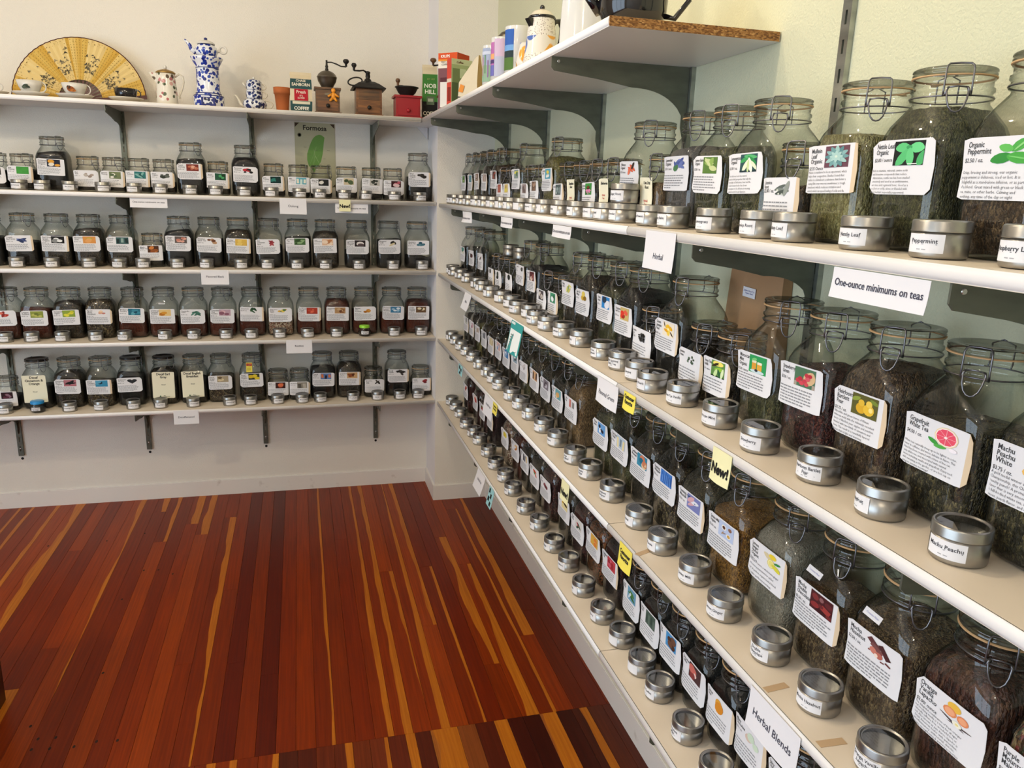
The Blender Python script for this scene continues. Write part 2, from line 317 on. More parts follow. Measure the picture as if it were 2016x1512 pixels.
# ------------------------------------------------------------------ the room
PB = 0.3007; PW = 0.30; H = 3.1; XL = -4.6; YF = -6.5
def struct(name, mb, mats, **kw): return obj(name, mb.mesh(name, mats), None, kind='structure', **kw)
mb = MB(); mb.box(XL-.15, .15, PB, PB+.15, 0, H); struct('wall_back', mb, ['wall_cream'])
mb = MB(); mb.box(0, .15, YF-.15, PB, 0, H); struct('wall_right', mb, ['wall_green'])
mb = MB(); mb.box(-PW, 0, 0, PB, 0, H); mb.m = [0]*len(mb.f); mb.m[5] = 1; struct('wall_corner', mb, ['wall_cream', 'white_and_daylit_wall'])  # left face paler and cooler: bounced daylight put into its colour
mb = MB(); w0, w1, z0, z1 = -5.9, -1.9, .2, 2.75
mb.box(XL-.15, XL, YF, w0, 0, H); mb.box(XL-.15, XL, w1, PB, 0, H); mb.box(XL-.15, XL, w0, w1, 0, z0); mb.box(XL-.15, XL, w0, w1, z1, H)
struct('wall_left', mb, ['wall_cream'])
win = MB()
for k in range(4):
    yy = w0+(w1-w0)*k/3; win.box(XL-.12, XL-.05, yy-.03, yy+.03, z0, z1)
win.box(XL-.12, XL-.05, w0, w1, z0, z0+.05); win.box(XL-.12, XL-.05, w0, w1, z1-.05, z1)
wo = struct('window_1', win, ['white_and_daylit_wall'])
mb = MB(); mb.box(XL-.15, .15, YF-.15, YF, 0, H); struct('wall_front', mb, ['wall_cream'])
mb = MB(); mb.box(XL-.15, .15, YF-.15, PB+.15, H, H+.1); struct('ceiling', mb, ['ceiling_white'])
def baseboard(name, x0, x1, y0, y1):
    mb = MB(); t = .089; mb.box(x0, x1, y0, y1, 0, t-.004)
    e = .003; nx0, nx1, ny0, ny1 = x0, x1, y0, y1
    if y1 == PB or y1 == 0.0: ny0 += e
    else: nx0 += e
    mb.box(nx0, nx1, ny0, ny1, t-.004, t); struct(name, mb, ['baseboard_paint'])
BT = .009
baseboard('baseboard_back', XL, -PW, PB-BT, PB)
baseboard('baseboard_corner', -PW-BT, -BT, -BT, 0.0)
baseboard('trim_1', -PW-BT, -PW, 0.0, PB-BT-.0005)
baseboard('baseboard_right', -BT, 0, YF, -.0005)

# floor of narrow boards, each a part
fl = MB(); fl.box(XL-.15, .15, YF-.15, PB+.15, -.08, -.012); FLOOR = struct('floor', fl, ['floor_gap'])
PITCH = .061; X0 = -.018
plank_mesh = {}
def plank(x1, ya, yb, color, sap=0., taper=0., w=PITCH, dz=0.):
    L = ya-yb; key = (round(w, 4), round(L, 2))
    if key not in plank_mesh:
        mb = MB(); g = .0003; e = .0007; LL = round(L, 2)
        x0 = -w+g; a = [(x0+e, -LL+g, 0), (-g-e, -LL+g, 0), (-g-e, -g, 0), (x0+e, -g, 0)]; bq = [(x0, -LL+g, -e), (-g, -LL+g, -e), (-g, -g, -e), (x0, -g, -e)]; cq = [(p[0], p[1], -.012) for p in bq]
        mb.v = a+bq+cq; mb.face((0,1,2,3))
        for i in range(4): j = (i+1) % 4; mb.face((4+i, 4+j, j, i)); mb.face((8+i, 8+j, 4+j, 4+i))
        plank_mesh[key] = mb.mesh('plank', ['floor_wood'])
    o = obj('plank', plank_mesh[key], FLOOR, (x1, ya, dz))
    o.color = (*srgb(color), 1); o['sap_width'] = float(sap); o['sap_taper'] = float(taper)
    return o
rf = random.Random(11)
HEART = ['863000', '8e3400', '963a02', '7c2a00', '8a3200', '9c4006', '802d00']
SAP = {2: [(-.0, -1.437, .022, -.010)], 3: [(-.15, -1.9, .012, 0)], 4: [(-.8, -1.9, .024, -.012)], 5: [(-.49, -1.6, .032, 0)], 7: [(-.79, -1.9, .012, 0)], 8: [(PB, -1.29, .021, 0)],
       9: [(PB, -1.9, .006, -.011)], 10: [(-.8, -1.9, .017, .016)], 11: [(PB, -1.9, .021, -.002)], 12: [(PB, -1.9, .014, -.004)], 15: [(PB, -1.9, .011, 0)],
       22: [(-.04, -1.9, .032, .0115)], 30: [(PB, -1.9, .024, .014)], 35: [(PB, -1.4, .045, .012)], 28: [(PB, .10, .028, 0)], 27: [(PB, -.285, .02, 0)], 25: [(PB, -.09, .032, 0)], 24: [(PB, -.228, .033, 0)], 32: [(-1.39, -1.9, .055, 0)]}
DARK = {20: '641a00', 18: '5e1800', 17: '822c00', 6: '742200', 13: '802a00', 1: '6a2000', 0: '6a2000'}
for k in range(-1, 74):
    x1 = X0-PITCH*k if k >= 0 else -.0
    w = PITCH if k >= 0 else .018
    ya = PB if x1-w < -PW-.02 else -.0
    segs = []
    if k in SAP:
        a, bb, sw_, tp = SAP[k][0]; a = min(a, ya)
        if a < ya-.05: segs.append((ya, a, 0, 0))
        segs.append((a, bb if bb > -1.86 else -1.91, sw_, tp))
        if bb > -1.86: segs.append((bb, -1.91, 0, 0))
    else:
        cut = rf.uniform(-1.5, -.2)
        if rf.random() < .55: segs = [(ya, cut, 0, 0), (cut, -1.91, 0, 0)]
        else: segs = [(ya, -1.91, 0, 0)]
        if k > 36 and rf.random() < .25: segs[0] = (segs[0][0], segs[0][1], rf.uniform(.01, .03), 0)
    for (a, bb, sw_, tp) in segs:
        c = DARK.get(k, rf.choice(HEART))
        plank(x1, round(a, 2), round(bb, 2), c, sw_, tp, w)
mb = MB(); mb.loft([[(r_*math.cos(2*PI*i/10), r_*1.7*math.sin(2*PI*i/10), .0003) for i in range(10)] for r_ in (.0042, .0001)]); nail_me = mb.mesh('nail_hole', ['floor_gap'])
for (x_, y_) in ((-1.832,-1.679),(-1.837,-1.727),(-1.781,-1.684),(-1.785,-1.734),(-1.717,-1.355),(-1.655,-1.731),(-1.594,-1.74),(-1.716,-1.741),(-1.873,-1.609),(-1.759,-.824),(-1.718,-.572),(-1.656,-.58),(-1.589,-.633),(-2.196,-.225),(-1.944,-.219),(-1.784,-.163)): obj('nail_hole', nail_me, FLOOR, (x_, y_, 0))
ROW2 = [(-.0, '5a2410', 0), (-.039, '5f2610', 0), (-.094, '4a180a', .026), (-.15, '3f1006', 0), (-.205, 'a8602a', .058), (-.263, '3c0f06', 0), (-.323, '451409', 0), (-.376, 'a05a26', .046), (-.422, '5a1f0c', 0), (-.486, '8a4a1e', 0), (-.546, 'b06a2a', .089), (-.635, '5a200c', 0), (-.685, 'a55f26', .031), (-.716, '6a2810', 0), (-.772, '7a3314', .012), (-.83, '74300f', 0), (-.883, '6a2a10', .02), (-.94, '6f2c10', 0), (-.994, '5a1f0b', 0), (-1.049, '54200e', 0)]
xs = [r[0] for r in ROW2]+[-1.105]
for (x, c, sp), nx in zip(ROW2, xs[1:]): plank(x, -1.91, -3.9, c, sp, 0, x-nx)
k = 0; x = -1.105
while x > -4.4:
    plank(x, -1.91, -3.9, rf.choice(HEART), rf.choice([0, 0, 0, .02, .03]), 0, .061); x -= .061
mb = MB(); mb.box(XL, 0, YF, -3.9, -.012, 0); o = obj('front_boards', mb.mesh('front_boards', ['floor_wood']), FLOOR, kind='stuff'); o.color = (*srgb('6e2a0f'), 1)
mb = MB(); mb.box(-4.6, -4.4, -3.9, PB, -.012, 0); o = obj('side_boards', mb.mesh('side_boards', ['floor_wood']), FLOOR, kind='stuff'); o.color = (*srgb('6e2a0f'), 1)

# ------------------------------------------------------------------ shelves, brackets, wall standards
T = .0196
ZR = {'R1': 2.0496, 'R2': 1.6401, 'R3': 1.2821, 'R4': .9288, 'R5': .5785, 'L1': 2.0496, 'L2': 1.6452, 'L3': 1.2909, 'L4': .9353, 'L5': .5828}
ROWN = {'R1': 'top', 'R2': 'upper', 'R3': 'second', 'R4': 'third', 'R5': 'lowest', 'L1': 'top', 'L2': 'upper', 'L3': 'second', 'L4': 'third', 'L5': 'lowest'}
def shelf(name_label, along, a, b, front, back, z, loc, raw_end=False, mitre=0.0):
    """board running along x ('x') or y ('y'); a..b along the run, front/back across"""
    t = thing('shelf', name_label, 'shelf', (0, 0, z), 0, 'white laminate shelves')
    n = 5; r = T/2; sgn = 1 if back > front else -1
    prof = [(front+sgn*(r-r*math.cos(ang))*.55, -r+r*math.sin(ang)) for ang in [PI/2-PI*i/n for i in range(n+1)]]   # (across, z) rounded nose
    edge_in = front+sgn*.004
    bd = MB(); ed = MB()
    def P(u, c, zz): return (u, c, zz) if along == 'x' else (c, u, zz)
    aa = a+mitre; lo, hi = (edge_in, back) if edge_in < back else (back, edge_in)
    if along == 'x': bd.add([(aa, edge_in, -T), (b, edge_in, -T), (b, back, -T), (a, back, -T), (aa, edge_in, 0), (b, edge_in, 0), (b, back, 0), (a, back, 0)], [(0,3,2,1),(4,5,6,7),(0,1,5,4),(1,2,6,5),(2,3,7,6),(3,0,4,7)])
    else: bd.box(lo, hi, min(a, b), max(a, b), -T, 0)
    if along == 'x': bd.m = [0, 0, 0, 0, 0, 0]
    rings = [[P(u, c, zz) for c, zz in [(edge_in, 0)]+prof+[(edge_in, -T)]] for u in (aa, b)]
    ed.loft(rings, 0, True, True, True, False)
    bd.m = [1 if i == 0 else 0 for i in range(6)]
    obj('board', bd.mesh('board', ['shelf_top', 'shelf_edge']), t); obj('front_edge', ed.mesh('front_edge', ['shelf_edge']), t)
    if raw_end:
        ch = MB(); ch.box(min(front, back)+.002, max(front, back)-.002, b-.002, b, -T+.0005, -.0005); obj('raw_end', ch.mesh('raw_end', ['chipboard']), t, label='bare brown chipboard end')
    return t
for r_, lab in (('L2', 'upper'), ('L3', 'second'), ('L4', 'third'), ('L5', 'lowest')):
    shelf('long white laminate shelf, %s of the jar shelves on the back wall' % lab, 'x', -3.35, -PW-.002, .0042, PB-.002, ZR[r_], None)
shelf('white laminate shelf on the back wall holding the fan and coffee grinders', 'x', -3.35, -.3915, -.0605, PB-.002, ZR['L1'], None)
for r_, lab in (('R2', 'upper'), ('R3', 'second'), ('R4', 'third'), ('R5', 'lowest')):
    shelf('far board of the %s jar shelf on the green wall' % lab, 'y', -.001, -2.4365, -.2924, -.002, ZR[r_], None)
    shelf('near board of the %s jar shelf on the green wall' % lab, 'y', -2.4395, -4.875, -.2924, -.002, ZR[r_], None)
shelf('deep white top shelf with bare chipboard end on the green wall', 'y', -.001, -2.504, -.390, -.002, ZR['R1'], None, raw_end=True)
mb = MB(); mb.box(-.3905, -.3015, -.0005, PB-.002, -T, 0); cornerp = thing('shelf', 'small corner piece joining the two top shelves', 'shelf', (0, 0, ZR['R1']), 0, 'white laminate shelves'); obj('board', mb.mesh('board', ['shelf_edge']), cornerp)
mb = MB(); mb.prism([(-.36, 0), (-.305, 0), (-.305, -.06)], PB-.012, PB-.001, 'y'); obj('gusset', mb.mesh('gusset', ['white_and_daylit_wall']), cornerp, (0, 0, -T))

def bracket_mesh(L, deep, tip=.032, th=.0032):
    """flat steel plate in local coords: runs from wall (u=0) out to u=L along -Y, top at z=0"""
    pts = [(0, 0), (L, 0), (L, -tip+.008), (L-.008, -tip)]
    n = 12
    mid = .42*L
    pts += [(L-.08*L-(L*.92-mid)*.5, -tip-.012), (mid, -tip-.026)]
    for i in range(1, n+1):
        a = i/n; u = mid*(1-a)**1.0; zz = -tip-.026-(deep-tip-.026)*(1-math.sqrt(max(0, 1-(a*.985)**2.4)))
        pts.append((max(u, .014), zz))
    pts += [(0.004, -deep-.012), (0, -deep-.012)]
    mb = MB(); poly = [(-u, z) for u, z in pts]
    mb.prism(poly, -th/2, th/2, 'x')
    return mb.mesh('plate', ['bracket_steel'])
def bolts(L):
    mb = MB()
    for sx in (-1, 1):
        for (u, z, r) in ((L-.018, -.010, .004),):
            mb.loft([[(sx*x_, -u+rr*math.cos(2*PI*i/8), z+rr*math.sin(2*PI*i/8)) for i in range(8)] for x_, rr in ((.0016, r), (.0032, r*.8))], 0, True, False, True)
    return mb.mesh('rivet', ['screw_metal'])
BM = {'12': bracket_mesh(.270, .13), '16': bracket_mesh(.372, .17), 'L': bracket_mesh(.285, .14), 'L1': bracket_mesh(.335, .14)}
BR = {'12': bolts(.270), '16': bolts(.372), 'L': bolts(.285), 'L1': bolts(.335)}
UY = [-.307, -.917, -1.517, -2.127, -2.727, -3.337]; UX = [-.600, -1.211, -1.815, -2.43, -3.04]
ORD = ['first', 'second', 'third', 'fourth', 'fifth', 'sixth', 'seventh', 'eighth', 'ninth', 'tenth', 'eleventh', 'twelfth', 'thirteenth', 'fourteenth', 'fifteenth', 'sixteenth', 'seventeenth', 'eighteenth', 'nineteenth', 'twentieth', 'twenty-first', 'twenty-second', 'twenty-third', 'twenty-fourth', 'twenty-fifth', 'twenty-sixth', 'twenty-seventh']
def bracket(kind, loc, rz, label):
    t = thing('shelf_bracket', label, 'bracket', loc, rz, 'steel shelf brackets'); obj('plate', BM[kind], t); obj('rivet', BR[kind], t); return t
for i, y in enumerate(UY):
    for r_ in ('R1', 'R2', 'R3', 'R4', 'R5'):
        if r_ == 'R1' and y < -2.5: continue
        bracket('16' if r_ == 'R1' else '12', (-.0125, y, ZR[r_]-T-.0005), -PI/2, 'grey steel bracket under the %s green-wall shelf, %s from the corner' % (ROWN[r_], ORD[i]))
for i, x in enumerate(UX):
    for r_ in ('L1', 'L2', 'L3', 'L4', 'L5'):
        bracket('L1' if r_ == 'L1' else 'L', (x, PB-.0125, ZR[r_]-T-.0005), 0, 'grey steel bracket under the %s back-wall shelf, %s from the corner' % (ROWN[r_], ORD[i]))
def standard_mesh(zb, zt):
    """slotted U-channel along z, open to the wall at y=0, face at y=-.012"""
    mb = MB(); w = .0125; d = .012
    mb.box(-w, -w+.0015, -d, 0, zb, zt); mb.box(w-.0015, w, -d, 0, zb, zt)
    mb.box(-w+.0015, -.0028, -d, -d+.0015, zb, zt); mb.box(.0028, w-.0015, -d, -d+.0015, zb, zt)
    z = zb
    while z < zt:
        mb.box(-.0028, .0028, -d, -d+.0015, z, min(z+.026, zt)); z += .0508
    return mb
for i, y in enumerate(UY):
    t = thing('wall_standard', 'slotted zinc shelf standard on the green wall, %s from the corner' % ORD[i], 'shelf standard', (0, y, 0), -PI/2, 'slotted shelf standards')
    obj('channel', standard_mesh(.27, 2.03 if y > -2.5 else 2.42).mesh('channel', ['zinc']), t)
    mb = MB(); mb.loft([[(r*math.cos(2*PI*i2/8), -yy, .32+r*math.sin(2*PI*i2/8)) for i2 in range(8)] for yy, r in ((.012, .0048), (.0145, .003), (.0146, .0001))]); obj('screw', mb.mesh('screw', ['screw_metal']), t)
for i, x in enumerate(UX):
    t = thing('wall_standard', 'slotted steel shelf standard on the back wall, %s from the corner' % ORD[i], 'shelf standard', (x, PB, 0), 0, 'slotted shelf standards')
    obj('channel', standard_mesh(.29, 2.03).mesh('channel', ['bracket_steel']), t)
    mb = MB(); mb.loft([[(r*math.cos(2*PI*i2/8), -yy, .33+r*math.sin(2*PI*i2/8)) for i2 in range(8)] for yy, r in ((.012, .0048), (.0145, .003), (.0146, .0001))]); obj('screw', mb.mesh('screw', ['screw_metal']), t)
    mb = MB(); mb.loft([[(r*math.cos(2*PI*i2/10), -.0008, r*math.sin(2*PI*i2/10)) for i2 in range(10)] for r in (.007, .0001)]); obj('screw_hole', mb.mesh('screw_hole', ['dark_slot']), t, (0, 0, .272))

# ------------------------------------------------------------------ clip-top jars
def sring(a, n, z, N=40, dx=0, dy=0):
    pts = []
    for i in range(N):
        t = 2*PI*i/N; c, s_ = math.cos(t), math.sin(t)
        pts.append((dx+a*math.copysign(abs(c)**(2/n), c), dy+a*math.copysign(abs(s_)**(2/n), s_), z))
    return pts
def prof_small(ext):
    return [(0,.042,4),(.003,.049,4),(.010,.0535,4.5),(.03,.0545,5),(.078+ext,.0545,5),(.090+ext,.0535,4.2),(.100+ext,.051,3.2),(.109+ext,.0475,2.5),(.115+ext,.045,2),(.1195+ext,.044,2),(.121+ext,.0478,2),(.1255+ext,.0482,2),(.127+ext,.0462,2),(.130+ext,.0462,2),(.1315+ext,.0482,2),(.136+ext,.0482,2),(.1375+ext,.0455,2),(.146+ext,.0455,2),(.147+ext,.0475,2),(.149+ext,.0475,2)]
PROF = {'B': [(0,.052,4),(.003,.060,4),(.010,.0655,4.5),(.03,.0668,5),(.140,.0668,5),(.157,.066,4.3),(.171,.0625,3.5),(.183,.0568,2.8),(.193,.0515,2.3),(.199,.0487,2),(.203,.048,2),(.2045,.0518,2),(.209,.0524,2),(.2105,.0502,2),(.214,.0502,2),(.2155,.0524,2),(.220,.0524,2),(.2215,.0495,2),(.230,.0495,2),(.231,.0515,2),(.233,.0515,2)],
        'S': prof_small(0), 'M': prof_small(.043)}
JH = {'B': .246, 'S': .162, 'M': .205}; ZB = {'B': .213, 'S': .129, 'M': .172}; RL = {'B': .053, 'S': .0488, 'M': .0488}
def prof_at(sz, z):
    P = PROF[sz]
    for (z0, a0, n0), (z1, a1, n1) in zip(P, P[1:]):
        if z <= z1:
            t = (z-z0)/(z1-z0); return a0+(a1-a0)*t, n0+(n1-n0)*t
    return P[-1][1], P[-1][2]
JM = {}
for sz in 'BSM':
    mb = MB(); mb.loft([sring(a, n, z) for z, a, n in PROF[sz]], 0, True, True); JM[sz, 'glass'] = mb.mesh('glass_body', ['jar_glass'])
    h, zb, r = JH[sz], ZB[sz], RL[sz]
    zg = h-.0128
    mb = MB(); mb.lathe([(r-.004, zg+.0022), (r-.001, zg+.003), (r-.0003, zg+.0055), (r-.002, zg+.0068), (r-.002, zg+.0078), (r-.0002, zg+.0088), (r-.0006, h-.0015), (r-.003, h), (r-.012, h), (r-.016, h-.0035), (.006, h-.0045), (.0001, h-.0045)], 36); JM[sz, 'lid'] = mb.mesh('lid', ['lid_glass']); JM[sz, 'blacklid'] = mb.mesh('lid', ['black_lid'])
    mb = MB(); mb.lathe([(r-.004, zg), (r+.0002, zg+.0002), (r+.0004, zg+.0018), (r-.004, zg+.0021)], 36)
    mb.add([(r-.003, -.009, zg+.0004), (r+.0075, -.004, zg-.0016), (r+.0075, .004, zg-.0016), (r-.003, .009, zg+.0004), (r-.003, -.009, zg+.0016), (r+.0075, -.004, zg-.0004), (r+.0075, .004, zg-.0004), (r-.003, .009, zg+.0016)], [(0,3,2,1),(4,5,6,7),(0,1,5,4),(1,2,6,5),(2,3,7,6),(3,0,4,7)])
    JM[sz, 'gasket'] = mb.mesh('gasket', ['gasket']); JM[sz, 'gasket2'] = mb.mesh('gasket', ['gasket_grey'])
    mb = MB(); rn = r-.0008; wz = h-.0402; w = .0012
    mb.tube([(rn*math.cos(2*PI*i/32), rn*math.sin(2*PI*i/32), wz+.0016) for i in range(32)], w, 5, 0, True)
    hw = .0162; ro = r+.0026
    arch = [(-hw*1.02, -ro+.001, wz+.001), (-hw*1.02, -ro-.0008, wz+.008), (-hw, -ro-.0004, h-.006), (-hw*.94, -ro+.0015, h-.0014), (-hw*.78, -ro+.0035, h+.0012), (0, -ro+.004, h+.0018), (hw*.78, -ro+.0035, h+.0012), (hw*.94, -ro+.0015, h-.0014), (hw, -ro-.0004, h-.006), (hw*1.02, -ro-.0008, wz+.008), (hw*1.02, -ro+.001, wz+.001)]
    mb.tube(arch, w*1.1, 6)
    pz = h-.0290
    lev = [(-hw*.70, -ro-.001, pz), (-hw*.80, -ro-.0035, pz-.006), (-hw*.72, -ro-.0065, pz-.016), (-hw*.55, -ro-.0080, pz-.025), (-hw*.28, -ro-.0086, pz-.0305), (0, -ro-.0088, pz-.032), (hw*.28, -ro-.0086, pz-.0305), (hw*.55, -ro-.0080, pz-.025), (hw*.72, -ro-.0065, pz-.016), (hw*.80, -ro-.0035, pz-.006), (hw*.70, -ro-.001, pz)]
    mb.tube(lev, w*1.1, 6); mb.tube([(-hw*.70, -ro-.001, pz), (0, -ro-.0012, pz+.0015), (hw*.70, -ro-.001, pz)], w, 5)
    for sx in (-1, 1): mb.tube([(sx*hw*1.02, -ro+.001, wz+.001), (sx*hw*.9, -ro-.003, wz+.002), (sx*hw*.78, -ro-.003, wz+.009), (sx*hw*.70, -ro-.001, pz)], w*1.35, 6)
    hin = [(-.014, r-.001, wz+.001), (-.014, r+.005, wz+.008), (-.014, r+.003, h-.006), (0, r-.002, h+.001), (.014, r+.003, h-.006), (.014, r+.005, wz+.008), (.014, r-.001, wz+.001)]
    mb.tube(hin, w, 5); JM[sz, 'bail'] = mb.mesh('wire_bail', ['wire'])
def tea_mesh(sz, fill, kind, var):
    key = (sz, fill, kind, var)
    if key in JM: return JM[key]
    rr = random.Random(var*31+int(fill*100)); top = {'B': .192, 'S': .112, 'M': .155}[sz]; z0 = .007; zf = z0+(top-z0)*fill
    N = 28; ph = rr.uniform(0, 6.28); sl = rr.uniform(.004, .011) if fill < .93 else .002
    rings = []
    def pt(i, a, n, z): t = 2*PI*i/N; c, s_ = math.cos(t), math.sin(t); return (a*math.copysign(abs(c)**(2/n), c), a*math.copysign(abs(s_)**(2/n), s_), z)
    for k in range(9):
        row = []
        for i in range(N):
            zt = zf+sl*math.cos(2*PI*i/N-ph)+rr.uniform(-.0012, .0012)*(k == 8); zt = min(zt, top+.006)
            z = z0+(zt-z0)*(k/8)**.9; a, n = prof_at(sz, z); row.append(pt(i, a-.0028, n, z))
        rings.append(row)
    last = rings[-1]
    for f in (.86, .66, .42, .2, .02):
        rings.append([(p[0]*f, p[1]*f, min(p[2]*f+(zf+.006)*(1-f), top+.008)+rr.uniform(-.002, .002)) for p in last])
    mb = MB(); mb.loft(rings, 0, True, True, False); JM[key] = mb.mesh('loose_tea', ['tea_'+kind]); return JM[key]

